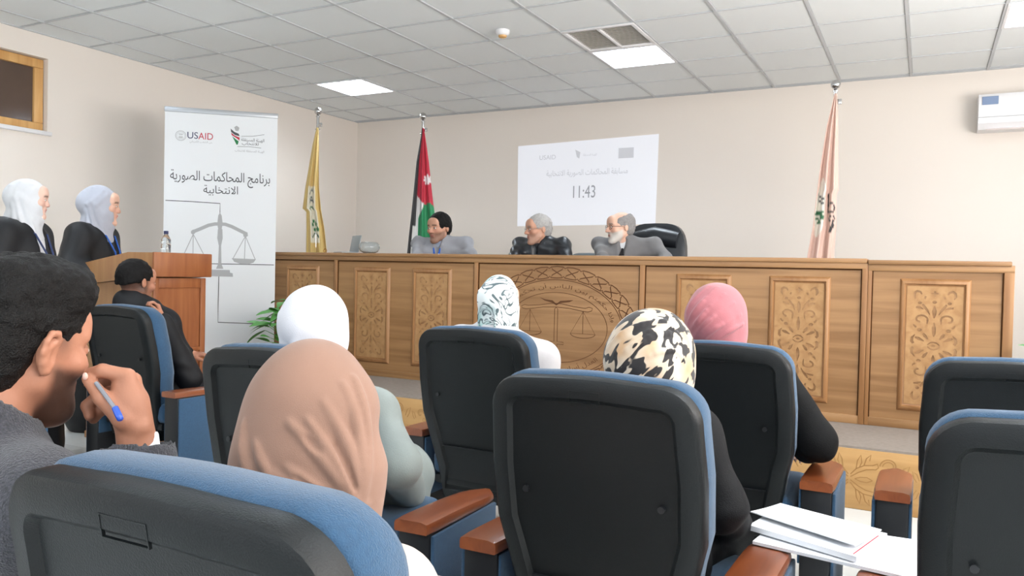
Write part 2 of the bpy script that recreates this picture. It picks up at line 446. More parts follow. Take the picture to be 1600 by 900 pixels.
# ---------------------------------------------------------------- room shell
X0, X1, Y0, Y1, ZC = -3.93, 5.4, -12., .08, 3.04
struct(box('wall_back', (X0-.2, Y1, -.3), (X1+.2, Y1+.2, ZC+.25), M['wall']))
WY0, WY1, WZ0, WZ1 = -5.2, -3.96, 2.245, 2.85
wl = MB()
for lo, hi in [((X0-.25, Y0, -.3), (X0, WY0, ZC+.25)), ((X0-.25, WY1, -.3), (X0, Y1+.2, ZC+.25)), ((X0-.25, WY0, -.3), (X0, WY1, WZ0)), ((X0-.25, WY0, WZ1), (X0, WY1, ZC+.25))]: wl.box(lo, hi)
struct(wl.build('wall_left', M['wall']))
wr = MB(); ys = [Y0, -11, -9.2, -8.4, -6.6, -5.8, -4, -3.2, -1.4, Y1]
for i in range(len(ys)-1):
    if i % 2 == 0: wr.box((X1, ys[i], -.3), (X1+.2, ys[i+1], ZC+.25))
    else: wr.box((X1, ys[i], -.3), (X1+.2, ys[i+1], .95)); wr.box((X1, ys[i], 2.5), (X1+.2, ys[i+1], ZC+.25))
struct(wr.build('wall_right', M['wall']))
# the high window of the left wall, recessed in its reveal
w1 = struct(thing('window_1', '', '', (X0, (WY0+WY1)/2, WZ0))); del w1['label']; del w1['category']
fr = MB(); hw = (WY1-WY0)/2-.005; hh = WZ1-WZ0-.005; t = .075; xx = -.10
for lo, hi in [((xx, -hw, .005), (xx+.05, hw, t)), ((xx, -hw, hh-t), (xx+.05, hw, hh)), ((xx, -hw, t), (xx+.05, -hw+t, hh-t)), ((xx, hw-t, t), (xx+.05, hw, hh-t)), ((xx, -.03, t), (xx+.05, .03, hh-t))]: fr.box(lo, hi, .006)
fr.build('window_frame', wood('pine_frame', (196, 146, 84), (218, 172, 110), 2), w1, True)
gm = mat('brown_tinted_glass', (88, 72, 62), .12, spec=.5, var=.1, vscale=2)
box('pane', (xx+.01, -hw+t, t), (xx+.025, -.03, hh-t), gm, w1); box('pane', (xx+.01, .03, t), (xx+.025, hw-t, hh-t), gm, w1)
box('window_sill', (-.09, -hw-.02, -.03), (.03, hw+.03, .004), M['white_pl'], w1, .005)
# ceiling: slab, tiles and the bars that carry them
ce = struct(box('ceiling', (X0, Y0, ZC+.06), (X1, Y1, ZC+.2), M['tile']))
tm = MB().box((-.289, -.289, 0), (.289, .289, .02), .004, 1).build('ceiling_tile', M['tile'], ce)
tile_me = tm.data; first = True
lamps = [(-2.7, -1.5), (.3, -1.5), (3.3, -1.5), (-2.7, -5.1), (.3, -5.1), (3.3, -5.1), (.3, -8.7), (3.3, -8.7)]
vents = [(.3, -2.1)]
for i in range(-7, 10):
    for j in range(0, 15):
        x, y = .3+.6*i, -.3-.6*j
        if any(abs(x-a) < .1 and abs(y-b) < .1 for a, b in lamps+vents) or x-.3 > X1: continue
        lo = max(x-.289, X0+.005); hi = min(x+.289, X1-.005)
        o = tm if first else link('ceiling_tile', tile_me, ce)
        o.location = ((lo+hi)/2, y, ZC+.002+random.uniform(0, .003)); o.scale.x = (hi-lo)/.578; first = False
for i in range(-6, 9):
    box('grid_bar', (.6*i-.011, Y0, ZC-.003), (.6*i+.011, Y1, ZC+.03), M['grid'], ce)
for j in range(0, 20):
    box('grid_bar', (X0, -.6*j-.007, ZC-.002), (X1, -.6*j+.007, ZC+.03), M['grid'], ce)
box('edge_bar', (X0, Y1-.025, ZC-.004), (X1, Y1, ZC+.03), M['grid'], ce); box('edge_bar', (X0, Y0, ZC-.004), (X0+.025, Y1, ZC+.03), M['grid'], ce)
box('ceiling_rear_field', (X0, Y0, ZC+.005), (X1, -9.3, ZC+.03), M['tile'], ce)
# recessed lamps with louvres
lm = emit('lamp_tube_light', (236, 246, 255), LAMP_STRENGTH)
alu = mat('louvre_aluminium', (225, 230, 235), .25, metal=.6)
lam_names = ['recessed louvre lamp near the back left corner of the ceiling', 'recessed louvre lamp beside the ceiling vent grille', 'recessed louvre lamp at the far right edge of the ceiling', 'recessed ceiling lamp above the left wall window', 'recessed ceiling lamp over the seat rows', 'recessed ceiling lamp over the right-hand seats', 'recessed ceiling lamp behind the camera at centre', 'recessed ceiling lamp behind the camera at right']
def make_lamp(x, y, lab):
    t = thing('ceiling_lamp', lab, 'ceiling light', (x, y, ZC-.002), 0, 'recessed ceiling lamps')
    f = MB()
    for lo, hi in [((-.295, -.295, -.004), (.295, -.275, .05)), ((-.295, .275, -.004), (.295, .295, .05)), ((-.295, -.275, -.004), (-.275, .275, .05)), ((.275, -.275, -.004), (.295, .275, .05))]: f.box(lo, hi)
    f.build('frame', M['white_pl'], t)
    box('diffuser', (-.275, -.275, .04), (.275, .275, .05), lm, t)
    for k in range(3): box('louvre_rail', (-.275+.55*(k+1)/4-.004, -.275, .0), (-.275+.55*(k+1)/4+.004, .275, .036), alu, t)
    lv = MB()
    for k in range(9): lv.box((-.275, -.275+.055*(k+1)-.002, .004), (.275, -.275+.055*(k+1)+.002, .034))
    lv.build('louvre_blades', alu, t)
    return t
l0 = make_lamp(*lamps[0], lam_names[0])
for (x, y), n in zip(lamps[1:], lam_names[1:]): dup(l0, (x, y, ZC-.002), 0, n)
v = thing('air_vent', 'white ceiling air vent with two grey slatted grilles beside a lamp', 'vent', (.3, -2.1, ZC-.004))
f = MB()
for lo, hi in [((-.297, -.297, -.004), (.297, -.26, .02)), ((-.297, .26, -.004), (.297, .297, .02)), ((-.297, -.26, -.004), (-.265, .26, .02)), ((.265, -.26, -.004), (.297, .26, .02)), ((-.012, -.26, -.004), (.012, .26, .02))]: f.box(lo, hi, .003)
f.build('frame', M['white_pl'], v, True)
sm_ = mat('vent_slat', (206, 202, 194), .5)
box('backing', (-.265, -.26, .02), (.265, .26, .03), mat('vent_dark', (188, 184, 176), .8), v)
slm = MB().box((-.12, -.012, -.001), (.12, .012, .002), rot=Matrix.Rotation(.5, 3, 'X')).build('slat', sm_, v)
k = 0
for sx in (-.138, .138):
    for q in range(16):
        o = slm if k == 0 else link('slat', slm.data, v); o.location = (sx, -.245+.0325*q, .008); k += 1
d = thing('smoke_detector', 'small white ceiling smoke detector with an amber base', 'detector', (-.39, -2.6, ZC-.002))
MB().lathe([(.055, .004), (.055, -.012), (.047, -.03), (.032, -.038)]).build('body', M['white_pl'], d, True)
MB().lathe([(.034, -.036), (.03, -.05), (.016, -.056), (0, -.057)]).build('cap', mat('amber_plastic', (206, 160, 100), .4), d, True)

# floor and platform
fl = struct(box('floor', (X0, Y0, -.3), (X1, Y1, -.012), M['grid']))
ft = MB().box((-.2985, -.2985, -.012), (.2985, .2985, 0), .001, 1).build('floor_tile', M['marble'], fl); k = 0
for i in range(15):
    for j in range(11):
        o = ft if k == 0 else link('floor_tile', ft.data, fl); o.location = (X0+.3+.6*i, -3.92-.6*j, 0); k += 1
box('floor_rear_field', (X0, Y0, -.012), (X1, -10.23, 0), M['marble'], fl)
PY, PZ, BY = -3.62, .32, -2.93
pf = struct(box('platform', (X0+.001, PY+.02, -.01), (X1-.001, Y1-.001, PZ-.012), M['groove']))
box('carpet', (X0+.001, PY+.004, PZ-.012), (X1-.001, Y1-.002, PZ), M['carpet'], pf)
def scroll_points(cx, cy, r0, turns, a0, sgn=1, n=26):
    return [(cx+r0*(1-.8*k/n)*math.cos(a0+sgn*turns*2*math.pi*k/n), cy+r0*(1-.8*k/n)*math.sin(a0+sgn*turns*2*math.pi*k/n)) for k in range(n+1)]
def arabesque(mb, cx, cy, s):
    for sx in (-1, 1):
        for sy in (-1, 1):
            T = lambda L_: [(cx+sx*s*x, cy+sy*s*y) for x, y in L_]
            ribbon(mb, T([(.02, .08), (.12, .2), (.26, .28), (.42, .30)]), .0035*s/.16); ribbon(mb, T([(.02, .03), (.16, .13), (.30, .2), (.42, .22)]), .0035*s/.16)
            ribbon(mb, T([(.42, .30), (.50, .34), (.52, .27), (.47, .22), (.42, .22)]), .0035*s/.16)
            ribbon(mb, T([(.26, .28), (.3, .42), (.38, .5), (.36, .38)]), .0035*s/.16); ribbon(mb, T([(.12, .2), (.14, .36), (.2, .48), (.22, .34), (.18, .24)]), .0035*s/.16)
            ribbon(mb, T(scroll_points(.72, .3, .18, .9, math.pi, -1)), .0035*s/.16); ribbon(mb, T(scroll_points(.72, .3, .13, .7, math.pi, -1)), .003*s/.16)
            ribbon(mb, T(ell_pts(.58, .1, .045, .06, 12)), .003*s/.16, closed=True)
            ribbon(mb, T([(.1, .0), (.2, .04), (.32, .05), (.42, .0)]), .003*s/.16)
            ribbon(mb, T([(.9, .14), (.96, .3), (1.06, .36), (1.02, .2), (.96, .1)]), .0035*s/.16)
edges = [X0+.002, -3.0, -1.5, 0, 1.5, 3.0, X1-.002]
for a, b in zip(edges[:-1], edges[1:]):
    rp = box('riser_board', (a+.0015, PY, 0), (b-.0015, PY+.02, PZ-.012), M['riser'], pf, .002)
    g = MB(); c = (a+b)/2
    for q in (-.5, 0, .5): arabesque(g, q*1.0 if abs(b-a-1.5) < .1 else q, 0, .26 if q == 0 else .2)
    e = g.build('engraving', M['engrave_l'], rp); e.rotation_euler = (math.pi/2, 0, 0); e.location = (c, PY-.0008, .155)

# ---------------------------------------------------------------- the judges' bench
bench = thing('judges_bench', 'long oak judges bench with carved panels and an engraved scales emblem', 'bench', (0, BY, PZ))
wing = thing('bench_wing', 'right-hand end section of the oak bench with one carved panel', 'bench', (2.63, BY, PZ))
H = .98
def bay(root, ox, a, b):
    box('field_panel', (a-ox, .014, .05), (b-ox, .036, H-.06), M['oak'], root)
    # dark strips round the field, painted in for the shaded groove
    w = .006
    fm = MB()
    for lo, hi in [((a-ox, .008, H-.07), (b-ox, .016, H-.06)), ((a-ox, .008, .05), (a-ox+w, .016, H-.07)), ((b-ox-w, .008, .05), (b-ox, .016, H-.07))]: fm.box(lo, hi)
    fm.build('groove_shade_strip', M['groove'], root)
def stile(root, ox, a, b): box('stile', (a-ox, 0, 0), (b-ox, .04, H-.03), M['oak_v'], root, .004)
LB = -2.46
for a, b in [(LB, LB+.04), (-1.737, -1.703), (-.408, -.375), (.872, .908), (2.236, 2.2675)]: stile(bench, 0, a, b)
for a, b in [(LB+.04, -1.737), (-1.703, -.408), (-.375, .872), (.908, 2.236)]: bay(bench, 0, a, b)
box('top_rail', (LB, -.001, H-.062), (2.262, .041, H-.025), M['oak'], bench, .004)
box('bottom_rail', (LB, .004, 0), (2.262, .04, .05), M['oak'], bench, .003)
box('ledge', (LB-.01, -.012, H-.028), (2.262, .30, H), M['oak'], bench, .006)
box('desk_top', (LB+.02, .302, .70), (2.26, .60, .73), M['oak'], bench, .004)
box('side_panel', (LB+.001, .042, 0), (LB+.03, .60, .70), M['oak_v'], bench, .003)
box('back_panel', (LB+.03, .26, .70), (2.25, .30, H-.03), M['oak'], bench)
ox = 2.63
stile(wing, ox, 2.268, 2.29); stile(wing, ox, 2.95, 3.0); bay(wing, ox, 2.29, 2.95)
box('top_rail', (2.268-ox, -.001, H-.072), (3.0-ox, .041, H-.03), M['oak'], wing, .004)
box('bottom_rail', (2.272-ox, .004, 0), (3.0-ox, .04, .05), M['oak'], wing, .003)
box('ledge', (2.268-ox, -.012, H-.035), (2.985-ox, .30, H-.008), M['oak'], wing, .006)
box('desk_top', (2.266-ox, .302, .70), (2.98-ox, .60, .73), M['oak'], wing, .004)
box('side_panel', (2.96-ox, .042, 0), (2.999-ox, .60, .945), M['oak_v'], wing, .003)
# carved panels: boards cut through over a dark backing
def carve_outlines():
    w, h = .285, .68; k = w/235; ky = h/735
    O = [[(-w/2, -h/2), (w/2, -h/2), (w/2, h/2), (-w/2, h/2)]]
    def P(L_): return [((x-222)*k, -(y-452)*ky) for x, y in L_]
    def both(L_, wd):
        q = P(L_); ww = [a*k for a in wd] if isinstance(wd, list) else wd*k
        O.append(stroke(q, ww)); O.append(stroke([(-x, y) for x, y in q], ww)); 
    def quad(L_, wd):
        q = P(L_); ww = [a*k for a in wd] if isinstance(wd, list) else wd*k
        for sx in (1, -1):
            for sy in (1, -1): O.append(stroke([(sx*x, sy*y) for x, y in q], ww))
    def dot(x, y, rx, ry, all4=True):
        cx, cy = (x-222)*k, -(y-452)*ky
        pts = {(sx*cx, sy*cy) for sx in (1, -1) for sy in ((1, -1) if all4 else (1,))}
        for a, b in pts: O.append(ell_pts(a, b, rx*k, ry*ky*1.1, 10))
    for sy in (1, -1):      # the eye
        O.append([((x)*k, sy*y*ky*1.1) for x, y in [(-24, 2), (-12, 13), (0, 17), (12, 13), (24, 2), (26, 8), (14, 21), (0, 25), (-14, 21), (-26, 8)]])
    O.append(ell_pts(0, 0, 9*k, 7*ky, 12))
    quad([(246, 412), (258, 392), (266, 376)], [6, 15, 9]); quad([(262, 424), (284, 410), (300, 402)], [6, 15, 8])
    quad([(306, 440), (314, 428), (312, 404), (300, 384)], [12, 14, 12, 3])
    O.append(stroke(P([(222, 396), (222, 380), (222, 340), (222, 306)]), [2*k, 14*k, 18*k, 2*k])); O.append([(x, -y) for x, y in O[-1]])
    dot(282, 356, 11, 10); quad([(296, 340), (304, 332), (308, 322)], [10, 9, 4])
    sc = [(222+50+30*(1-.62*t)*math.cos(a), 288-30*(1-.62*t)*math.sin(a)) for t, a in [(i/14, math.radians(-20+330*i/14)) for i in range(15)]]
    sc = [(252, 322)] + [(248+2, 300)] + [(222+55+28*math.cos(math.radians(a))*(1-.0016*(180-a)), 290-28*math.sin(math.radians(a))*(1-.0016*(180-a))) for a in range(170, -100, -18)]
    quad(sc, [3]+[9]*(len(sc)-3)+[11, 6])
    O.append(stroke(P([(222, 282), (222, 262), (222, 235), (222, 206)]), [3*k, 15*k, 20*k, 6*k])); O.append([(x, -y) for x, y in O[-1]])
    quad([(240, 262), (250, 236), (262, 216), (272, 196)], [3, 10, 13, 8]); quad([(268, 226), (284, 218), (300, 216)], [4, 12, 8])
    dot(222, 182, 10, 9); dot(284, 188, 9, 9)
    quad([(258, 156), (266, 152)], [13, 13])
    quad([(276, 136), (282, 122), (296, 116), (306, 126), (308, 146), (302, 164)], [6, 10, 12, 13, 12, 4])
    for sy in (1, -1): O.append([((x)*k, sy*(452-y)*ky) for x, y in [(-4, 114), (4, 114), (5, 124), (15, 125), (15, 133), (5, 134), (4, 146), (-4, 146), (-5, 134), (-15, 133), (-15, 125), (-5, 124)]])
    return O
carve_me = flat('carved_panel', carve_outlines(), .012)
def carved(root, x):
    fw, fh, iw, ih = .36, .764, .285, .68
    g = MB(); prof = [(0, 0), (-.006, -.010), (-.016, -.018), (-.026, -.018), (-.030, -.006), (-.0375, -.002), (-.0375, .014)]
    rows = []
    for inset, y in prof:
        hx, hz = fw/2+inset, fh/2+inset*1.12
        rows.append([(-hx, y, -hz), (hx, y, -hz), (hx, y, hz), (-hx, y, hz)])
    g.grid(rows, close=True)
    f = g.build('carved_frame', M['oak_v'], root, True); f.location = (x-root.location.x, .016, (.424+1.188)/2-PZ)
    b = link('carved_panel', carve_me, f, M['mdf']); b.rotation_euler = (math.pi/2, 0, 0); b.location = (0, .0, 0)
    box('backing', (-iw/2-.002, .011, -ih/2-.002), (iw/2+.002, .0145, ih/2+.002), M['groove'], f)
for x in (-2.08, -1.356, -.786, 1.298, 1.886): carved(bench, x)
carved(wing, 2.618)
# the engraved emblem
ecx, ecz = .262, .790
g = MB(); rb = lambda P, w=.005, c=False: ribbon(g, P, w, 0, c)
rb(ell_pts(0, 0, .385, .247, 80), .0045, True); rb(ell_pts(0, 0, .49, .337, 90), .0055, True)
N_ = 30
for k in range(N_):                                 # knot band: a looped figure round the oval
    a0 = 2*math.pi*k/N_; a1 = 2*math.pi*(k+1)/N_; A = lambda t: a0+(a1-a0)*t
    def pt(t, r): a = A(t); return ((.50+.095*r)*math.cos(a), (.347+.082*r)*math.sin(a))
    rb([pt(t, r) for t, r in [(.10, .98), (.5, 1.02), (.86, .98), (.80, .76), (.22, .28), (.14, .06), (.5, .02), (.92, .06), (.84, .28), (.18, .76)]], .0075, True)
    rb([pt(t, r) for t, r in [(.86, .98), (1.0, .86), (1.10, .98)]], .006); rb([pt(t, r) for t, r in [(.92, .06), (1.03, .18), (1.14, .06)]], .006)
rb([(-.012, .13), (-.012, -.10), (-.06, -.103), (-.062, -.118), (-.012, -.118), (-.01, -.17), (-.016, -.185), (0, -.2), (.016, -.185), (.01, -.17), (.012, -.118), (.062, -.118), (.06, -.103), (.012, -.10), (.012, .13), (0, .142), (-.012, .13)], .0045)
bm_ = [(-.275, .142), (-.25, .152), (-.22, .148), (-.13, .155), (-.04, .168), (0, .170), (.04, .168), (.13, .152), (.22, .143), (.25, .152), (.272, .146), (.27, .128), (.24, .118), (.2, .122), (.1, .138), (0, .144), (-.1, .140), (-.2, .126), (-.24, .122), (-.27, .128)]
rb(bm_, .0045, True)
for s in (-1, 1):
    c = s*.205
    rb([(c, .12), (c-.092, -.035), (c+.092, -.035)], .0045, True); rb([(c, .12), (c, -.035)], .004)
    rb([(c+.092*math.cos(a), -.035+.03*math.sin(a)) for a in [math.pi+math.pi*k/14 for k in range(15)]], .0045)
g.poly([(-.135, .21, 0), (-.09, .196, 0), (-.03, .19, 0), (0, .166, 0), (.03, .188, 0), (.09, .194, 0), (.13, .196, 0), (.1, .182, 0), (.03, .172, 0), (0, .155, 0), (-.03, .172, 0), (-.09, .186, 0)])
e = g.build('emblem_engraving', M['engrave'], bench); e.rotation_euler = (math.pi/2, 0, 0); e.location = (ecx, .0132, ecz-PZ)
def arc_text(name, body, rx, ry, amid, height, span, flip=1):
    me = text_mesh(name, body, height=height); v = mverts(me); w = v[:, 0].max()-v[:, 0].min()
    a = amid-flip*v[:, 0]/w*span; r = v[:, 1]*flip
    v[:, 0] = (rx+r)*np.cos(a); v[:, 1] = (ry+r)*np.sin(a)
    me.vertices.foreach_set('co', v.ravel()); me.update(); return me
for body, amid, span, h, fl_ in [(arabic('وإذا حكمتم بين الناس أن تحكموا بالعدل'), math.pi/2, 2.75, .05, 1), (arabic('العدل أساس الملك'), -math.pi/2+.25, 1.1, .05, -1)]:
    o = link('emblem_lettering', arc_text('emblem_lettering', body, .435, .290, amid, h, span, fl_), bench, M['engrave']); o.rotation_euler = (math.pi/2, 0, 0); o.location = (ecx, .0131, ecz-PZ)
# ---------------------------------------------------------------- auditorium chairs
def chair_outline(off=0, n=8):
    """half outline (x, z) of the back from the bottom centre up and over, offset inward by off"""
    hw = [(.195, .20), (.205, .34), (.235, .50), (.255, .58), (.258, .72), (.250, .84)]
    top, cr = .935, .085
    P = [(w, z) for w, z in hw]
    cx, cz = hw[-1][0]-cr, top-cr
    P += [(cx+cr*math.cos(a)*1.0, cz+cr*math.sin(a)) for a in [math.pi/2*k/n for k in range(n+1)]]
    P += [(cx*.6, top+.004), (cx*.3, top+.007), (0, top+.008)]
    full = P + [(-x, z) for x, z in P[::-1][1:]]
    if off:
        m = len(full); out = []
        for i, (x, z) in enumerate(full):
            a = full[i-1]; b = full[(i+1) % m]; d = Vector((b[0]-a[0], b[1]-a[1])).normalized(); out.append((x-d.y*off, z+d.x*off))
        full = out
    return full
def lean(z): return -.19*(z-.475)-.02+.10*max(0, .50-z)**1.2
def ring(off, y, dz=0, curve=.02):
    return [(x, y+lean(z)-curve*(1-(x/.26)**2), z+dz) for x, z in chair_outline(off)]
def make_chair(label):
    t = thing('auditorium_chair', label, 'chair', (0, 0, 0), 0, 'blue auditorium chairs')
    g = MB()
    rows = [ring(.012, .055), ring(0, .045), ring(0, .015), ring(.004, .005), ring(.012, 0), ring(.048, -.001), ring(.052, .004), ring(.058, .012)]
    V = g.grid(rows, close=True); g.cap(V[-1]); g.cap(V[0], True)
    sh = g.build('back_shell', M['shell'], t, 35)
    zz = .45; y = lean(zz)-.018
    for x in (-.165, .165):
        MB().tube([(x, lean(.66)-.010, .66), (x, lean(.66)+.012, .66)], .008, 10).build('screw_hole', M['black'], sh)
    box('panel_seam', (-.165, lean(.44)-.009, .438), (.165, lean(.44)+.008, .441), M['black'], sh)
    lb = MB()
    for lo, hi in [((-.037, 0, -.014), (.037, .004, -.0125)), ((-.037, 0, .0125), (.037, .004, .014)), ((-.037, 0, -.0125), (-.0355, .004, .0125)), ((.0355, 0, -.0125), (.037, .004, .0125))]: lb.box(lo, hi)
    o = lb.build('label_recess', M['shell'], sh); o.location = (0, lean(.895)-.0215, .898); o.rotation_euler = (math.atan(.19), 0, 0)
    g = MB()
    rows = [ring(.016, .04, .006), ring(.003, .052, .009), ring(.001, .09, .009), ring(.003, .122, .006), ring(.015, .146, 0), ring(.04, .158, 0), ring(.09, .164, 0)]
    V = g.grid(rows, close=True); g.cap(V[-1]); g.cap(V[0], True)
    g.build('back_cushion', M['blue'], t, 'all')
    g = MB().box((-.25, .03, .30), (.25, .50, .41), .035, 4); g.build('seat_cushion', M['blue'], t, True)
    MB().box((-.235, .03, .262), (.235, .47, .305), .015, 2).build('seat_pan', M['shell'], t, True)
    for s in (-1, 1):
        a, b = (.272, .382) if s > 0 else (-.382, -.272)
        ab = MB().box((a+.006, .012, .03), (b-.006, .40, .459), .006, 2).build('arm_box', M['black'], t, True)
        xo = b-.006 if s > 0 else a+.006; xi = a+.006 if s > 0 else b-.006
        box('outer_panel', (min(xo, xo+s*.012), .018, .05), (max(xo, xo+s*.012), .395, .454), M['blue'], ab, .005)
        box('inner_panel', (min(xi, xi-s*.008), .018, .20), (max(xi, xi-s*.008), .395, .454), M['blue'], ab, .003)
        g = MB(); rows = []
        for k in range(11):                          # armrest: a rounded pad, drawn in at its front
            q = k/10; yy = -.005+.455*q; w = (b-a)/2*(1.02 if q < .75 else 1.02*math.sqrt(max(.06, 1-((q-.75)/.25)**2*.94))); c = (a+b)/2; zt = .492-.020*q*q; zb = .461-.006*q
            if q in (0, 1): w *= .93
            rows.append([(c-w, yy, zb+.004), (c-w*.95, yy, zb), (c+w*.95, yy, zb), (c+w, yy, zb+.004), (c+w, yy, zt-.009), (c+w*.94, yy, zt-.002), (c+w*.6, yy, zt+.002), (c-w*.6, yy, zt+.002), (c-w*.94, yy, zt-.002), (c-w, yy, zt-.009)])
        V = g.grid(rows, close=True); g.cap(V[0], True); g.cap(V[-1])
        g.build('armrest', M['arm'], t, 50)
        box('foot', (a+.012, .05, 0), (b-.012, .37, .03), M['black'], t, .004)
    return t
CH = [  # x, y, turn, label
    (1.845, -7.375, 0, 'nearest blue chair at bottom left, its dark back half out of frame'),
    (1.905, -6.285, 0, 'dark-backed chair at centre holding the leopard-print headscarf wearer'),
    (.915, -6.27, 2, 'blue chair right in front of the tan headscarf, with the white headscarf wearer in it'),
    (2.825, -6.33, 0, 'empty blue chair at bottom right edge, beside the stack of papers'),
    (.955, -5.20, 0, 'blue chair of the person in the teal-patterned headscarf'),
    (1.935, -5.20, 0, 'blue chair of the person in the dusty pink headscarf'),
    (2.82, -5.20, 0, 'empty blue chair in the front row at the right edge'),
    (-1.325, -5.12, 0, 'blue chair of the man in the black suit before the podium'),
    (-1.215, -6.28, 0, 'blue chair mostly hidden behind the man with the pen, only an arm showing'),
    (1.0, -7.375, 0, 'blue chair of the man in the grey sweater, outside the left edge'),
]
chairs = []
for i, (x, y, rz, lab) in enumerate(CH):
    if i == 0: o = make_chair(lab); o.location = (x, y, 0)
    else: o = dup(chairs[0], (x, y, 0), math.radians(rz), lab)
    chairs.append(o)
for c_ in chairs[2].children:                          # its right arm stands a little apart
    if c_.name.split('.')[0] in ('armrest', 'arm_box', 'foot') and np.mean([v[0] for v in c_.bound_box]) > 0: c_.location.x += .11
# ---------------------------------------------------------------- people
SKIN = {'light': (222, 180, 158), 'mid': (200, 152, 128), 'tan': (176, 122, 97), 'pale': (230, 192, 174)}
M['skin'] = mat('skin', (200, 150, 125), .5, attr=True, spec=.35, bump=.08, bscale=300)
M['eye_white'] = mat('eye_white', (228, 224, 220), .25)
M['iris'] = mat('iris_dark', (46, 30, 24), .2)
def cloth(name, col, bump=.25, bscale=300, rough=.85, var=.05, vscale=14, sheen=.15, spec=.25): return mat(name, col, rough, bump=bump, bscale=bscale, var=var, vscale=vscale, sheen=sheen, spec=spec)
def head_vol(v, F, male=True, jaw=0):
    v.ell((0, -.014, .030), (.074, .095, .088), F, .03)
    v.ell((0, .030, .0), (.064, .062, .085), F, .03)
    v.cap((0, .045, -.055), (0, .066, -.098), .046, .024+jaw, F, .03)
    for s in (-1, 1):
        v.cap((s*.050, .0, -.048), (s*.022, .060, -.098), .022, .018, F, .025)
        v.ell((s*.044, .062, -.020), (.024, .022, .020), F, .02)
        v.cap((s*.014, .088, .024), (s*.046, .074, .024), .0105 if male else .006, .009 if male else .006, F, .012)
    v.ell((0, .076, .052), (.05, .024, .034), F, .03)
    for s in (-1, 1): v.ell((s*.032, .098, .004), (.017, .016, .012), F, .012, 's')
    v.cap((0, .088, .014), (0, .112 if male else .105, -.026), .0085 if male else .0065, .0125 if male else .0085, F, .012)
    for s in (-1, 1): v.ell((s*.013, .100, -.030), (.0095, .012, .0085), F, .008)
    for s in (-1, 1): v.ell((s*.032, .0815, .003), (.0150, .0135, .0135), F, .003)
    v.cap((-.018, .087, -.0545), (.018, .087, -.0545), .0058, None, F, .006); v.cap((0, .094, -.0545), (0, .093, -.054), .006, None, F, .01)
    v.cap((-.015, .086, -.066), (.015, .086, -.066), .0068, None, F, .007)
    v.cap((-.02, .097, -.0602), (.02, .097, -.0602), .0018, None, F, .004, 's')
    v.ell((0, .077, -.102), (.019, .017, .016), F, .018)
def ears_vol(v, F, fine=False):
    for s in (-1, 1):
        c = np.array((s*.076, -.008, -.004))
        if fine:
            v.ell(c+(s*.005, -.004, 0), (.0095, .017, .030), F, .010)
            hp = [(s*.080, .009, .004), (s*.085, .010, .020), (s*.089, .003, .031), (s*.092, -.009, .031), (s*.093, -.017, .019), (s*.091, -.020, .002), (s*.087, -.015, -.016), (s*.082, -.007, -.029), (s*.080, .000, -.031)]
            v.chain([tuple(np.array(q)+(0, -.006, 0)) for q in hp], [.004, .0046, .0048, .0048, .0045, .0043, .0045, .0068, .004], F, .005)
            v.chain([(s*.086, -.004, .016), (s*.089, -.016, .008), (s*.086, -.015, -.010)], .0036, F, .006)
            v.ell((s*.091, -.003, -.006), (.0065, .0085, .012), F, .006, 's')
        else:
            v.ell(c+(s*.003, -.006, 0), (.008, .015, .027), F, .008); v.ell(c+(s*.012, -.003, .003), (.005, .009, .016), F, .004, 's')
def hand_vol(v, w, fw, bk, sd, curl=.5, sc=1.0, spread=.35):
    """w wrist, fw along the hand, bk out of the back of the hand, sd towards the thumb; curl 0..1.4 per knuckle"""
    fw, bk, sd = [np.array(a, float)/np.linalg.norm(a) for a in (fw, bk, sd)]
    bk = bk-fw*(bk@fw); bk /= np.linalg.norm(bk); sd2 = np.cross(fw, bk); sd = sd2 if sd2@sd > 0 else -sd2
    w = np.array(w, float)
    P = lambda a, b, c: w+(fw*a+sd*b+bk*c)*sc
    v.cap(P(-.02, 0, 0), P(.02, 0, 0), .023*sc, .024*sc, k=.02)
    for b in (-.027, -.009, .009, .027): v.cap(P(.015, b*.6, 0), P(.080, b, .002), .014*sc, .0115*sc, k=.016)
    for b, L in ((.028, .074), (.0095, .082), (-.0095, .076), (-.027, .060)):
        p = P(.082-abs(b)*.15, b, .002); a = 0; r = .0092*sc
        for q, f in enumerate((.46, .31, .23)):
            a += curl*(.75 if q == 0 else 1.0)
            dr = fw*math.cos(a)-bk*math.sin(a)+sd*(b*2.2*spread)
            n = p+dr*L*f*sc; v.cap(p, n, r, r*.88, k=.004); p = n; r *= .9
    t0, t1, t2, t3 = P(.018, .022, -.006), P(.045, .046, -.014), P(.073, .056-.02*curl, -.020-.01*curl), P(.094, .052-.035*curl, -.024-.018*curl)
    v.cap(t0, t1, .0145*sc, .012*sc, k=.015); v.cap(t1, t2, .0115*sc, .0100*sc, k=.006); v.cap(t2, t3, .0100*sc, .0082*sc, k=.004)
def seat_joints(sc=1.0, z=.36, **k):
    J = dict(pel=(0, .0, .10), bel=(0, .0, .24), chs=(0, -.015, .40), nek=(0, -.015, .53), hip=(.085, .02, .08), kne=(.11, .42, .10), ank=(.11, .44, .10-(z-.06)/sc), shl=(.165, -.02, .475), elb=(.23, .03, .23), wri=(.17, .26, .22))
    out = {}
    for n, p in J.items():
        p = np.array(p)*sc; p[2] += z
        if n in ('hip', 'kne', 'ank', 'shl', 'elb', 'wri'):
            out[n+'R'] = p; q = p.copy(); q[0] *= -1; out[n+'L'] = q
        else: out[n] = p
    out.update({n: np.array(p, float) for n, p in k.items()}); out['sc'] = sc
    return out
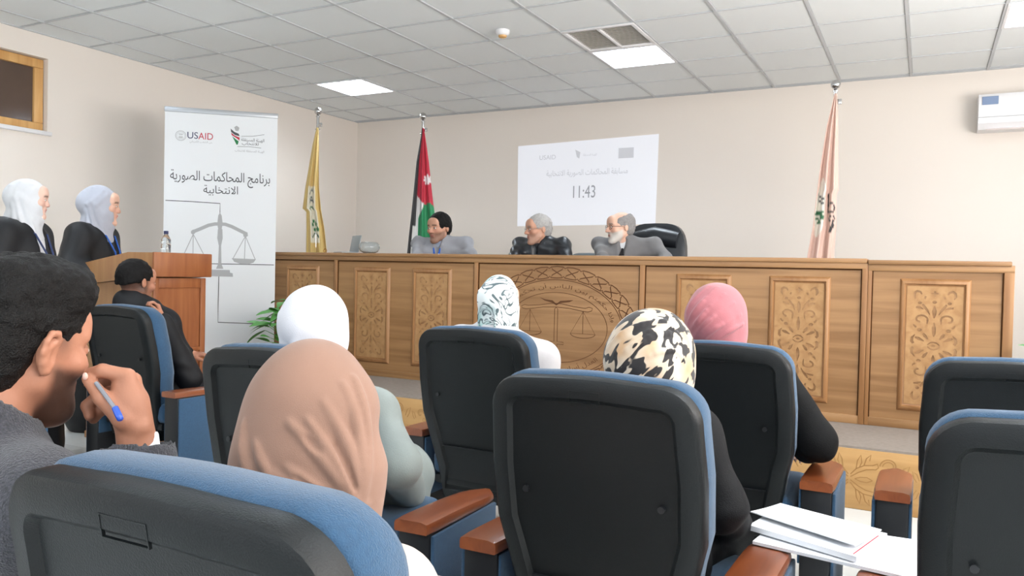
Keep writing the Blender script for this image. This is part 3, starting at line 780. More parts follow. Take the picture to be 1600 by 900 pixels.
def stand_joints(sc=1.0, **k):
    J = dict(pel=(0, 0, .90), bel=(0, 0, 1.05), chs=(0, -.01, 1.22), nek=(0, -.02, 1.36), hip=(.09, 0, .86), kne=(.10, .02, .48), ank=(.10, -.02, .08), shl=(.165, -.02, 1.305), elb=(.27, -.03, 1.06), wri=(.20, .20, 1.02))
    out = {}
    for n, p in J.items():
        p = np.array(p)*sc
        if n in ('hip', 'kne', 'ank', 'shl', 'elb', 'wri'):
            out[n+'R'] = p; q = p.copy(); q[0] *= -1; out[n+'L'] = q
        else: out[n] = p
    out.update({n: np.array(p, float) for n, p in k.items()}); out['sc'] = sc
    return out
def torso_vol(v, J, B, o=0, k=.05, wide=1.0):
    s = J['sc']; E = lambda c, r: v.ell(c, [(a+o) for a in r], B, k)
    E(J['pel'], (.155*s, .115*s, .11*s)); E(J['bel'], (.138*s*wide, .105*s, .14*s)); E(J['chs'], (.152*s*wide, .108*s, .15*s))
    for q in 'RL': v.cap(J['chs']+(0, 0, .06*s), J['shl'+q], .062*s+o, .050*s+o, B, k)
    v.cap(J['chs']+(0, 0, .08*s), J['nek'], .07*s+o, .052*s+o, B, k)
def arm_vol(v, J, B, q, o=0, k=.03, r=(.050, .040, .027)):
    s = J['sc']; v.cap(J['shl'+q], J['elb'+q], r[0]*s+o, r[1]*s+o, B, k); v.cap(J['elb'+q], J['wri'+q], r[1]*s+o, r[2]*s+o, B, k)
def leg_vol(v, J, B, o=0, k=.04):
    s = J['sc']
    for q in 'RL':
        v.cap(J['hip'+q], J['kne'+q], .078*s+o, .056*s+o, B, k); v.cap(J['kne'+q], J['ank'+q], .054*s+o, .036*s+o, B, k)
def feet_vol(v, J, B, o=0):
    for q in 'RL':
        a = J['ank'+q]; v.cap((a[0], a[1]-.02, .035), (a[0]*1.15, a[1]+.15, .028), .034, .027, B, .03); v.cap(a, (a[0], a[1], .045), .034, .034, B, .03)
def skin_cols(V, F, tone, beard=None, brow=(40, 28, 24), lips=(168, 96, 92), stub=None, fade=None):
    c = np.tile(np.array(srgb(*SKIN[tone])[:3], np.float32), (len(V), 1))
    X = F.inv(V.astype(np.float64)); x, y, z = np.abs(X[:, 0]), X[:, 1], X[:, 2]
    def mix(m, col): 
        nonlocal c
        c = c*(1-m[:, None])+np.array(srgb(*col)[:3])*m[:, None]
    red = np.exp(-(((x-.04)/.02)**2+((z+.02)/.02)**2))*(y > .03)*.25+np.exp(-((x/.02)**2+((z+.028)/.014)**2))*(y > .08)*.25
    mix(red, (196, 110, 96))
    if stub: mix(stub[1]*sstep(-.028, -.05, z+.25*(y-.08)*(y < .08))*sstep(-.005, .02, y)*sstep(-.135, -.115, z), stub[0])
    if fade: mix(fade[1]*sstep(-.100, -.030, z)*(x < .0775)*sstep(.045, .0, y)*sstep(-.02, -.005, .02-y+.3*(z+.02)), fade[0])
    if beard:
        m = sstep(-.030, -.046, z-.35*(.075-y))*sstep(.0, .02, y)*sstep(-.145, -.125, z)
        m = np.maximum(m, ((z < -.036) & (z > -.05) & (x < .03) & (y > .07))*.85); mix(m, beard)
    mix(np.exp(-((x/.021)**4+((z+.060)/.0105)**4))*(y > .076)*.85, lips)
    mix(sstep(.012, .016, x)*sstep(.052, .046, x)*np.exp(-((z-.0265+.12*np.maximum(x-.034, 0))/.0052)**2)*(y > .055)*.9, brow)
    # lash line
    mix(np.exp(-(((x-.032)/.015)**4+((z-.0075)/.0022)**2))*(y > .075)*.7, (50, 34, 30))
    return c
def add_eyes(root_part, F, h=.002):
    for s in (-1, 1):
        me = Vol().ell((s*.032, .0858, .0025), (.0125, .0105, .0075), F, .001).mesh('eye', F.p((s*.032, .086, .0025))-.02, F.p((s*.032, .086, .0025))+.02, .0026)
        e = link('eye', me, root_part, M['eye_white'])
        me = Vol().ell((s*.032, .0925, .0025), (.0062, .0042, .0062), F, .001).mesh('iris', F.p((s*.032, .093, .0025))-.012, F.p((s*.032, .093, .0025))+.012, .0018)
        link('iris', me, root_part, M['iris'])
def bounds(v, lo=None, hi=None, pad=.02):
    A = np.min([c-r for op, k, fn, c, r in v.pr if op == 'u'], 0)-pad; Bm = np.max([c+r for op, k, fn, c, r in v.pr if op == 'u'], 0)+pad
    if lo is not None: A = np.maximum(A, lo)
    if hi is not None: Bm = np.minimum(Bm, hi)
    return A, Bm
def vmesh(name, v, h, m, parent, lo=None, hi=None, wr=None):
    A, Bm = bounds(v, lo, hi); me = v.mesh(name, A, Bm, h); return link(name, me, parent, m)
def wrinkle(amp, f=22, seed=0, dirn=(.3, .5, 1)):
    d = np.array(dirn, float); d /= np.linalg.norm(d)
    def fn(x, y, z):
        w = noise3(x*6+seed, y*6+3.1, z*6)*2.4
        t = (x*d[0]+y*d[1]+z*d[2])*f+w
        return (np.sin(t*2.2)*.6+noise3(x*14+seed, y*14, z*14)*.8)*amp
    return fn
def body(root, J, B, F, tone, male=True, h=.006, ears=True, fine=False, hands=None, extra=None, name='body', eyes=True, **colk):
    v = Vol()
    torso_vol(v, J, B); leg_vol(v, J, B); feet_vol(v, J, B)
    for q in 'RL': arm_vol(v, J, B, q)
    hc = F.p((0, -.022, -.05)); v.cap(B.p(J['nek'])-(0, 0, .03), hc, .054 if male else .047, .050 if male else .044, k=.03)
    head_vol(v, F, male)
    if ears: ears_vol(v, F, fine)
    for q in 'RL':
        hd = (hands or {}).get(q)
        if hd == 'none': continue
        w = B.p(J['wri'+q]); e = B.p(J['elb'+q]); d = (w-e)/np.linalg.norm(w-e)
        if hd is None: hand_vol(v, w+d*.02, d, (0, 0, 1), B.d((-1 if q == 'R' else 1, 0, 0)), .45, J['sc'])
        else: hand_vol(v, w+np.array(hd[0])*.02, *hd)
    if extra: extra(v)
    A, Bm = bounds(v); me = v.mesh(name, A, Bm, h); set_col(me, skin_cols(mverts(me), F, tone, **colk))
    o = link(name, me, root, M['skin'])
    if eyes: add_eyes(o, F)
    return o
def hijab_vol(F, J=None, B=None, bun=.05, drape=True, face=True, full=.0, k=.03, neck=None, vol=1.0):
    v = Vol()
    v.ell((0, -.016, .030), (.083*vol+full, .107*vol+full, .100*vol+full), F, k)
    v.ell((0, .008, -.035), (.078*vol+full, .088*vol+full, .085+full), F, k)
    if bun: v.ell((0, -.085, .005), (.058+full, .055+full, .062+full), F, .05)
    v.cap((0, .0, -.07), neck if neck is not None else (0, -.03, -.18), .070+full, .085+full, F, .05)
    if face:
        for sx in (-1, 1): v.cap((sx*.045, .020, -.112), (0, .050, -.130), .028, .024, F, .02)
        v.cap((0, .03, -.125), (0, .0, -.17), .05, .06, F, .03)
        v.ell((0, .125, -.010), (.054, .106, .094), F, .006, 's')
    return v
def place(px, py, z): return at(px, py, z)

# ---- the two standing women in robes
def standing(name_label, head_px, z, yaw, hyaw, scarf_m, robe_m, J, lanyard, tone, seed):
    c = at(*head_px, z); root = thing('person', name_label, 'person', (c[0], c[1], 0)); o = np.array(root.location)
    B = Frame((0, 0, 0), rotm(yaw)); F = Frame(c-o, rotm(hyaw, .04), z/4.95)
    B.o = -B.d((0, .035, 0)); J = J(F, B)
    bd = body(root, J, B, F, tone, False, .0058, False, brow=(58, 40, 34), lips=(190, 122, 116))
    hj = hijab_vol(F, bun=.05)
    n_ = B.p(J['nek'])
    hj.cap(n_+(0, 0, .02), n_-(0, 0, .07), .085, .13, k=.05); hj.ell(n_+B.d((0, .06, -.10)), (.085, .055, .11), B, .04)
    ctr = F.p((0, 0, 0))
    for a, b, c_ in [((.09, .06, .10), (.10, -.02, 0), (.05, .07, -.16)), ((.08, .02, .12), (.10, -.05, .02), (.06, .04, -.17)), ((.06, -.05, .12), (.10, -.08, .0), (.08, .0, -.18)), ((.05, -.1, .08), (.09, -.1, -.06), (.09, -.04, -.2)), ((-.06, -.05, .12), (-.10, -.08, .0), (-.08, .0, -.18))]:
        hj.fold(ctr, [F.p(a), F.p(b), F.p(c_)], .010, .35)
    hj.disp = wrinkle(.0016, 16, seed, (.5, .6, .2))
    vmesh('headscarf', hj, .0058, scarf_m, root)
    rb = Vol(); torso_vol(rb, J, B, .028, .05, 1.1)
    for q in 'RL': arm_vol(rb, J, B, q, .022, .05, (.066, .074, .080))
    s = J['sc']; rb.cap(J['chs']-(0, 0, .1), J['pel'], .16, .18, B, .08); rb.cap(J['pel'], (0, .02, .12), .17, .21, B, .08)
    for q, sx in (('R', 1), ('L', -1)):
        for t in range(5):
            a = J['shl'+q]*.8+np.array((0, .02+.035*t-.05, .06)); rb.fold(B.p(J['chs']), [B.p(a), B.p(a+(sx*.03, .09-.03*t, -.16)), B.p(a+(sx*.02, .08-.02*t, -.40))], .013, .4)
    rb.cap((0, .15, J['nek'][2]+.02), (0, .16, J['chs'][2]-.20), .072, .045, B, .02, 's')
    rb.disp = wrinkle(.003, 14, seed+5, (.8, .3, .15))
    vmesh('robe', rb, .008, robe_m, root)
    sh = Vol(); torso_vol(sh, J, B, .014, .05); vmesh('shirt', sh, .010, lanyard[1], root, lo=(-.4, -.4, J['bel'][2]), hi=(.4, .4, J['nek'][2]+.03))
    g = MB(); z0 = J['nek'][2]
    for sx in (-1, 1): g.tube([B.p(q) for q in [(sx*.075, .0, z0+.0), (sx*.062, .105, z0-.05), (sx*.035, .155, z0-.16), (sx*.01, .17, z0-.26)]], .006, 6)
    g.build('lanyard', lanyard[0], root, True)
    q = B.p((0, .178, z0-.30)); bx = MB().box((-.035, -.003, -.05), (.035, .003, .04), .002); b = bx.build('badge', M['white_pl'], root); b.location = q; b.rotation_euler.z = yaw
    return root
lan_navy = mat('lanyard_navy', (44, 58, 100), .6); lan_blue = mat('lanyard_blue', (40, 96, 190), .6)
blk_shirt = cloth('black_shirt', (30, 32, 38)); wht_shirt = cloth('white_shirt', (226, 228, 232))
robe_blk = cloth('black_robe', (17, 18, 22), rough=.6, spec=.4, sheen=0)
def JW(F, B):
    d = (F.p((0, -.02, -.05))); hz = d[2]
    return stand_joints((hz-.08)/1.385)
standing('standing person in a white headscarf and black robe, at the left edge', (46, 312), 4.62, math.radians(-60), math.radians(-40), cloth('white_scarf', (214, 216, 220), sheen=.1), robe_blk, JW, (lan_navy, wht_shirt), 'pale', 1)
standing('standing person in a grey headscarf and black robe, behind the podium', (158, 322), 5.6, math.radians(-62), math.radians(-44), cloth('grey_scarf', (176, 180, 192), sheen=.3), robe_blk, JW, (lan_blue, blk_shirt), 'light', 4)

# ---- seated listeners in headscarves, seen from behind
def listener(label, px, z, scarf_m, coat_m, sc=.92, fsc=.95, hyaw=0, hpitch=.05, hroll=0, body_yaw=0, bun=.05, folds=(), coat_folds=(), full=0, vol=1.0, h=.005, seat=.36, wr=.0018, wdir=(.4, .3, .8), J2=None, backset=-.02, sideset=0, neck=None, extra=None, tone='light', coat_h=.008, wf=16, pxf=(), fz=None, drop=0, nr=(.075, .125)):
    c = at(*px, z); root = thing('person', label, 'person', (c[0]+sideset, c[1]+backset, 0)); o = np.array(root.location)
    B = Frame((0, 0, 0), rotm(body_yaw)); F = Frame(c-o, rotm(hyaw, hpitch, hroll), fsc)
    nz = F.p((0, -.03, -.13))
    sc2 = (nz[2]-seat)/.53
    J = seat_joints(sc2, seat)
    for n in ('chs', 'nek', 'shlR', 'shlL', 'bel'): J[n] = J[n]-np.array((0, 0, drop))
    if J2: J.update({k: B.inv(np.array(p)-o) for k, p in J2.items()})
    body(root, J, B, F, tone, False, .008, False)
    hj = hijab_vol(F, bun=bun, full=full, vol=vol, neck=neck)
    n_ = B.p(J['nek']); hj.cap(n_+(0, 0, .02), n_-(0, 0, .06), nr[0], nr[1], k=.05)
    if extra: extra(hj, F, B, J)
    ctr = F.p((0, -.01, 0))
    for f in folds: hj.fold(ctr if len(f) < 5 else F.p(f[4]), [F.p(p) for p in f[0]], f[1], f[2] if len(f) > 2 else .35, .018, f[3] if len(f) > 3 else 'u')
    for f in pxf: hj.fold_px(o, f[0], fz or z, f[1], *(f[2:]))
    hj.disp = wrinkle(wr, wf, px[0] % 17, wdir)
    vmesh('headscarf', hj, h, scarf_m, root)
    ct = Vol(); torso_vol(ct, J, B, .020, .05, 1.08)
    for q in 'RL': arm_vol(ct, J, B, q, .016, .04, (.054, .050, .042))
    leg_vol(ct, J, B, .02, .06); s = J['sc']
    ct.cap((0, .30, J['kneR'][2]-.02), (0, .36, .16), .17, .15, B, .08)
    for f in coat_folds: ct.fold(B.p(J['chs']), [np.array(p)-o for p in f[0]], f[1], .4)
    ct.disp = wrinkle(.004, 12, px[1] % 13, (.5, .2, .8))
    vmesh('coat', ct, coat_h, coat_m, root)
    return root
def leopard_mat():
    m = mat('leopard_scarf', (224, 206, 180), .7, sheen=.2, bump=.15, bscale=400); nt = m.node_tree; N = nt.nodes; L = nt.links; p = N['Principled BSDF']
    tc = N.new('ShaderNodeTexCoord'); mp = N.new('ShaderNodeCombineXYZ')
    for i, d in enumerate([(10, 3, 11), (-30, -9, 29), (-11, 36, 0)]):
        q = N.new('ShaderNodeVectorMath'); q.operation = 'DOT_PRODUCT'; q.inputs[1].default_value = d; L.new(tc.outputs['Object'], q.inputs[0]); L.new(q.outputs['Value'], mp.inputs[i])
    n = N.new('ShaderNodeTexNoise'); n.inputs['Scale'].default_value = .95; n.inputs['Detail'].default_value = 1; n.inputs['Distortion'].default_value = .5; L.new(mp.outputs[0], n.inputs['Vector'])
    n2 = N.new('ShaderNodeTexNoise'); n2.inputs['Scale'].default_value = 9; L.new(tc.outputs['Object'], n2.inputs['Vector'])
    r1 = N.new('ShaderNodeValToRGB'); e = r1.color_ramp.elements; e[0].position = .515; e[0].color = (0, 0, 0, 1); e[1].position = .535; e[1].color = (1, 1, 1, 1); L.new(n.outputs['Fac'], r1.inputs[0])
    r2 = N.new('ShaderNodeValToRGB'); e = r2.color_ramp.elements; e[0].position = .42; e[0].color = srgb(212, 200, 182); e[1].position = .6; e[1].color = srgb(196, 158, 120); L.new(n2.outputs['Fac'], r2.inputs[0])
    mx = N.new('ShaderNodeMix'); mx.data_type = 'RGBA'; L.new(r1.outputs[0], mx.inputs[0]); L.new(r2.outputs[0], mx.inputs[6]); mx.inputs[7].default_value = srgb(26, 22, 24); L.new(mx.outputs[2], p.inputs['Base Color'])
    return m
def swirl_mat():
    m = mat('patterned_scarf', (226, 232, 232), .7, sheen=.2, bump=.15, bscale=400); nt = m.node_tree; N = nt.nodes; L = nt.links; p = N['Principled BSDF']
    tc = N.new('ShaderNodeTexCoord')
    n = N.new('ShaderNodeTexNoise'); n.inputs['Scale'].default_value = 9; n.inputs['Detail'].default_value = 1; n.inputs['Distortion'].default_value = 2.2; L.new(tc.outputs['Object'], n.inputs['Vector'])
    r1 = N.new('ShaderNodeValToRGB'); e = r1.color_ramp.elements; e[0].position = .455; e[0].color = (0, 0, 0, 1); e[1].position = .475; e[1].color = (1, 1, 1, 1)
    for q, c in ((.51, 1), (.53, 0), (.60, 0), (.615, .8), (.63, .8), (.645, 0)): x = e.new(q); x.color = (c, c, c, 1)
    L.new(n.outputs['Fac'], r1.inputs[0])
    n2 = N.new('ShaderNodeTexNoise'); n2.inputs['Scale'].default_value = 7; L.new(tc.outputs['Object'], n2.inputs['Vector'])
    r2 = N.new('ShaderNodeValToRGB'); e = r2.color_ramp.elements; e[0].position = .50; e[0].color = srgb(228, 234, 234); e[1].position = .66; e[1].color = srgb(126, 172, 170); L.new(n2.outputs['Fac'], r2.inputs[0])
    mx = N.new('ShaderNodeMix'); mx.data_type = 'RGBA'; L.new(r1.outputs[0], mx.inputs[0]); L.new(r2.outputs[0], mx.inputs[6]); mx.inputs[7].default_value = srgb(74, 92, 96); L.new(mx.outputs[2], p.inputs['Base Color'])
    return m
# tan headscarf in the near chair: a wide soft fall gathered at the right of the neck
tan_m = cloth('tan_scarf', (146, 114, 98), bump=.18, bscale=700, var=.03)
def tan_extra(v, F, B, J):
    v.ell((.006, -.03, .005), (.104, .096, .104), F, .02); v.ell((-.02, -.02, .020), (.084, .08, .07), F, .02); v.ell((.035, -.02, .018), (.076, .08, .07), F, .02); v.ell((.034, -.03, -.075), (.084, .078, .085), F, .03)
    P = lambda u, w, z: at(u, w, z)-at(495, 652, 1.19)+F.o
    v.cap(P(545, 745, 1.15), P(566, 826, 1.15), .050, .026, k=.05); v.ell((-.022, -.05, -.085), (.090, .076, .095), F, .05)
TPX = [([(452, 660), (478, 686), (503, 716), (530, 752), (556, 792)], .0085, .38), ([(448, 730), (470, 748), (498, 768), (535, 800)], .0075, .36), ([(552, 590), (564, 630), (571, 680), (572, 735), (566, 785)], .0085, .36),
       ([(535, 600), (552, 645), (560, 690), (566, 745), (562, 790)], .0075, .36), ([(505, 628), (528, 668), (546, 706), (556, 752), (556, 795)], .0080, .36), ([(428, 738), (455, 758), (490, 780), (530, 808)], .0070),
       ([(480, 655), (505, 690), (530, 728), (550, 775), (552, 800)], .0065), ([(382, 660), (380, 700), (388, 735), (400, 760)], .0075), ([(400, 690), (412, 726), (436, 760), (470, 785)], .0065),
       ([(528, 790), (552, 800), (580, 803)], .005, .4), ([(520, 778), (548, 788), (576, 786)], .005, .4), ([(476, 682), (488, 694), (500, 708)], .0045, .5, .004, 's'), ([(520, 690), (540, 725), (556, 765)], .004, .5, .004, 's'), ([(460, 745), (490, 766), (520, 786)], .004, .5, .004, 's')]
listener('person in a plain tan headscarf in the nearest chair, head bowed', (495, 652), 1.19, tan_m, cloth('beige_coat', (196, 182, 174)), fsc=.91, hyaw=.15, hpitch=.10, pxf=TPX, bun=0, full=.0, h=.0034, wr=.0009, extra=tan_extra, backset=.0, wf=8, drop=.07, nr=(.045, .05))
# white headscarf, grey-green jacket; her elbow rests on the armrest
wj = cloth('grey_green_jacket', (146, 154, 150), rough=.6)
listener('person in a smooth white headscarf and grey-green jacket', (496, 513), 2.52, cloth('white_scarf_plain', (218, 218, 224), sheen=.1, var=.01), wj, hyaw=.05, vol=1.08, full=.008, h=.005, folds=[([(.03, -.12, .06), (.02, -.13, -.05), (.03, -.1, -.16)], .008), ([(-.04, -.12, .04), (-.04, -.13, -.06), (-.03, -.1, -.16)], .008)],
         J2={'shlR': at(588, 645, 2.50), 'elbR': at(622, 728, 2.36), 'wriR': at(640, 770, 2.62)})
listener('person in a white headscarf with teal swirls and a white jacket', (782, 474), 3.48, swirl_mat(), cloth('white_jacket', (206, 203, 204)), hyaw=.0, h=.005, folds=[([(.04, -.12, .07), (.05, -.13, -.03), (.03, -.1, -.16)], .008), ([(-.05, -.12, .05), (-.05, -.12, -.06), (-.02, -.1, -.16)], .008)], J2={'shlR': at(846, 560, 3.42), 'elbR': at(858, 640, 3.35)})
def cr(sc, ox, oy, L_): return [(x/sc+ox, y/sc+oy) for x, y in L_]
leo = [(cr(1.875, 640, 420, L_), r) for L_, r in [([(575, 245), (620, 195), (680, 165), (750, 152)], .008), ([(585, 285), (660, 225), (740, 190), (800, 200)], .009), ([(640, 290), (720, 245), (780, 240), (805, 280)], .008), ([(600, 250), (680, 195), (760, 170), (795, 210)], .006)]]
listener('person in a leopard-print headscarf and black coat at the centre chair', (1018, 574), 2.08, leopard_mat(), cloth('black_coat', (13, 14, 17), rough=.75, sheen=0), hyaw=-.1, hroll=.10, vol=1.14, full=.022, h=.0042, pxf=leo,
         J2={'shlR': at(1085, 680, 2.02), 'elbR': at(1126, 790, 1.98), 'wriR': at(1150, 830, 2.25)})
pk = [(cr(2.857, 1040, 390, L_), r) for L_, r in [([(98, 385), (135, 330), (180, 275), (262, 200)], .008), ([(125, 392), (165, 345), (215, 300), (305, 238)], .008), ([(165, 402), (205, 365), (250, 335), (335, 290)], .008), ([(98, 335), (125, 285), (165, 235), (232, 168)], .008), ([(230, 405), (275, 368), (315, 345), (345, 332)], .008), ([(95, 290), (115, 245), (150, 200), (200, 160)], .007)]]
listener('person in a dusty pink headscarf and loose black abaya', (1121, 506), 2.98, cloth('pink_scarf', (172, 106, 112), sheen=.3, var=.04), cloth('black_abaya', (9, 9, 10), rough=.8, sheen=0), hyaw=-.12, vol=1.12, full=.022, h=.005, pxf=pk,
         J2={'shlR': at(1205, 580, 2.92), 'elbR': at(1276, 690, 2.78), 'wriR': at(1262, 700, 3.0)})
# ---- men
def hair_vol(F, t=.010, style='short', seed=0, amp=.003):
    v = Vol(); v.ell((0, -.016, .036), (.078+t*.7, .099+t, .090+t), F, .02)
    v.ell((0, -.052, -.012), (.062+t*.5, .055+t*.6, .062), F, .03)
    if style == 'fade': v.ell((0, -.0, -.060), (.14, .12, .062), F, .015, 's')
    if style == 'bald': v.ell((0, .045, .115), (.074, .115, .062), F, .02, 's')
    v.ell((0, .135, -.030), (.105, .078, .108), F, .010, 's')             # the face
    for s in (-1, 1): v.ell((s*.085, .012, -.042), (.045, .034, .055), F, .008, 's')   # round the ears
    v.ell((0, .0, -.108), (.12, .12, .060), F, .015, 's')
    def dn(x, y, z): return noise3(x*60+seed, y*60, z*60)*amp+noise3(x*140, y*140+seed, z*140)*amp*.5
    v.disp = dn
    return v
def glasses(parent, F, m):
    g = MB()
    for s in (-1, 1):
        g.tube([F.p((s*.034+.023*math.cos(a), .101-.006*abs(math.cos(a)), .002+.017*math.sin(a))) for a in [2*math.pi*k/16 for k in range(17)]], .0016, 6)
        g.tube([F.p((s*.058, .096, .006)), F.p((s*.078, .05, .008)), F.p((s*.083, .0, .004))], .0017, 6)
    g.tube([F.p((-.011, .104, .006)), F.p((0, .108, .009)), F.p((.011, .104, .006))], .0016, 6)
    g.build('glasses', m, parent, True)
def jacket_vol(J, B, o=.024, k=.05, vopen=True, wide=1.05, lap=.013, arm_r=(.058, .048, .038), skirt=False):
    v = Vol(); torso_vol(v, J, B, o, k, wide); s = J['sc']
    for q in 'RL':
        v.cap(J['chs']-(0, 0, .06*s), (J['shl'+q]+J['elb'+q]*1.2)/2.2, .10*s, .062*s, B, .06)
        arm_vol(v, J, B, q, .014, .035, arm_r); v.ell(J['shl'+q], (.058*s, .064*s, .050*s), B, .06)
    if vopen:
        n, c = J['nek'], J['chs']
        for sx in (-1, 1):
            v.chain([(sx*.062*s, -.03*s, n[2]+.008), (sx*.072*s, .055*s, n[2]-.025*s), (sx*.068*s, .115*s, c[2]+.04*s), (sx*.012*s, .142*s, c[2]-.09*s)], [.016*s, .017*s, .020*s, .012*s], B, .010)
        v.cap((0, .145*s, n[2]+.03*s), (0, .160*s, c[2]-.10*s), .064*s, .016, B, .012, 's')
        v.ell((0, .03*s, n[2]+.035*s), (.060*s, .075*s, .05*s), B, .015, 's')
    return v
def man(label, hp, z, base_dy, hyaw, byaw, J_over, tone, hair, coat_m, seat, floor=0, fsc=1.0, hpitch=.04, hroll=0, shirt_m=None, tie_m=None, beard=None, stub=None, glass=None, fade=None, nek=(0, -.05, -.115), shl=.15, shw=.20, hands=None, h=.006, folds=(), brow=(36, 28, 26), lany=None, dx=0, coat_name='jacket', vopen=True, wr=.0035):
    c = at(*hp, z); root = thing('person', label, 'person', (c[0]+dx, c[1]+base_dy, floor)); o = np.array(root.location)
    F = Frame(c-o, rotm(hyaw, hpitch, hroll), fsc); B = Frame((0, 0, 0), rotm(byaw))
    n_ = B.inv(F.p(nek)); sc = (n_[2]-seat)/.53
    J = seat_joints(sc, seat); J['nek'] = n_
    for q, s in (('R', 1), ('L', -1)): J['shl'+q] = np.array((s*shw, -.02, B.inv(F.p((0, 0, 0)))[2]-shl))
    J['chs'] = np.array((0, -.01, J['shlR'][2]-.075*sc))
    for k, p in J_over.items(): J[k] = B.inv(np.array(p)-o)
    bd = body(root, J, B, F, tone, True, h, True, hands=hands, beard=beard, stub=stub, fade=fade, brow=brow, lips=(160, 98, 88))
    if hair: vmesh('hair', hair_vol(F, *hair[:3]), min(h, .005), hair[3], root)
    if shirt_m:
        sv = Vol(); torso_vol(sv, J, B, .010, .05); s = J['sc']
        sv.cap(J['nek']-(0, 0, .05*s), J['nek']+(0, .012, .012), .066*s, .060*s, B, .02)
        vmesh('shirt', sv, .007, shirt_m, root, lo=(-.4, -.4, J['bel'][2]), hi=(.4, .4, o[2]*0+J['nek'][2]+.025))
    if tie_m:
        g = Vol(); s = J['sc']; a = J['nek']; g.chain([(0, .068*s, a[2]-.035*s), (0, .09*s, a[2]-.07*s)], [.016, .012], B, .01); g.chain([(0, .09*s, a[2]-.07*s), (0, .128*s, a[2]-.18*s), (0, .133*s, a[2]-.30*s)], [.012, .024, .03], B, .01)
        vmesh('tie', g, .005, tie_m, root)
    jv = jacket_vol(J, B, vopen=vopen)
    for f in folds: jv.fold(B.p(J['chs']), [B.p(np.array(p)) for p in f[0]], f[1], .4)
    jv.disp = wrinkle(wr, 15, hp[0] % 11, (.4, .3, .9)); vmesh(coat_name, jv, .007, coat_m, root)
    leg = Vol(); leg_vol(leg, J, B, .014); leg.ell(J['pel'], (.16, .13, .12), B); vmesh('trousers', leg, .012, coat_m if coat_name == 'suit_jacket' else M['trouser'], root)
    sh_ = Vol(); feet_vol(sh_, J, B, .01); 
    for k in sh_.pr: pass
    if glass: glasses(bd, F, glass)
    if lany:
        s = J['sc']; z0 = J['nek'][2]; g = MB()
        for sx in (-1, 1): g.tube([B.p(q) for q in [(sx*.078*s, -.02, z0+.015), (sx*.080*s, .06*s, z0-.02*s), (sx*.055*s, .142*s, z0-.09*s), (sx*.015, .165*s, z0-.22*s)]], .008, 6)
        g.build('lanyard', lany, root, True)
    return root, o, J, B, F
M['trouser'] = cloth('dark_trousers', (40, 42, 50))
hair_blk = mat('black_hair', (14, 12, 12), .6, bump=.8, bscale=320, var=.3, vscale=90, spec=.2)
hair_grey = mat('grey_hair', (168, 166, 164), .6, bump=.8, bscale=220, var=.15, vscale=90)
hair_wht = mat('grizzled_hair', (138, 136, 136), .6, bump=.8, bscale=220, var=.15, vscale=90)
blue_shirt = cloth('pale_blue_shirt', (170, 182, 204)); grey_shirt = cloth('grey_overshirt', (150, 152, 158), rough=.8)
def zAtY(u, v, Y): d = CF+CR*(u-800)/FPX+CU*(450-v)/FPX; return (Y-CAM[1])/d[1]
def atY(u, v, Y): return at(u, v, zAtY(u, v, Y))
YJ = -2.2
man('seated bearded man in a grey shirt with blue lanyard, beside the striped flag', (686, 357), zAtY(686, 357, YJ), .04, math.radians(172), math.radians(188), {'elbR': atY(650, 402, -2.42), 'wriR': atY(652, 412, -2.5), 'elbL': atY(742, 412, -2.25), 'wriL': atY(715, 420, -2.5)}, 'mid', (.012, 'short', 3, hair_blk), grey_shirt, .78, .32, 1.06, shirt_m=blue_shirt, stub=((60, 48, 44), .55), hpitch=.06, lany=lan_blue, shl=.125, shw=.23, coat_name='overshirt', wr=.005)
man('seated grey-haired man in a black leather jacket, middle of the three at the bench', (841, 359), zAtY(841, 359, YJ), .04, math.radians(140), math.radians(178), {'elbR': atY(803, 402, -2.38), 'wriR': atY(800, 410, -2.5), 'elbL': atY(888, 412, -2.25), 'wriL': atY(868, 420, -2.5)}, 'mid', (.007, 'short', 5, hair_grey), M['leather'], .78, .32, 1.0, shirt_m=cloth('charcoal_pullover', (58, 60, 64)), stub=((150, 140, 136), .25), glass=mat('silver_wire', (150, 150, 152), .3, metal=1), hpitch=.05, shl=.110, shw=.20, coat_name='leather_jacket', brow=(130, 124, 118), wr=.006)
man('seated balding man with white beard, grey suit and dark tie, in a high black chair', (969, 356), zAtY(969, 356, YJ), .04, math.radians(136), math.radians(182), {'elbR': atY(942, 404, -2.4), 'wriR': atY(945, 414, -2.5), 'elbL': atY(1040, 404, -2.2), 'wriL': atY(1030, 416, -2.45), }, 'light', (.006, 'bald', 8, hair_wht), cloth('grey_suit', (116, 116, 118), bump=.15), .78, .32, 1.02, shirt_m=wht_shirt, tie_m=cloth('dark_tie', (34, 34, 38)), beard=(206, 200, 194), glass=mat('brown_frame', (74, 40, 34), .35), hpitch=.02, shl=.125, shw=.22, coat_name='suit_jacket', brow=(120, 112, 106), wr=.004, dx=.03)
# the young man in the dark suit in front of the podium
rt = atY
man('seated young man in a black suit with a short fade haircut, before the podium', (213, 441), 4.66, .03, math.radians(2), math.radians(-30), {'kneR': (-1.12, -4.62, .42), 'kneL': (-1.30, -4.56, .42), 'ankR': (-1.05, -4.6, .09), 'ankL': (-1.25, -4.5, .09), 'elbR': at(296, 590, 4.62), 'wriR': at(253, 503, 4.50), 'shlR': at(256, 505, 4.68)}, 'tan', (.005, 'fade', 2, hair_blk), cloth('black_suit', (19, 20, 24), rough=.65, spec=.4, sheen=0), .37, 0, 1.06, shirt_m=wht_shirt, stub=((70, 50, 42), .35), fade=((40, 32, 30), .8), hands={'R': ((CU*.9-CR*.25), (CR*.7+CF*.4), (-CR*.6-CF*.6), .85, .92)}, hpitch=.1, coat_name='suit_jacket', nek=(0, -.04, -.115), shl=.17, shw=.17)

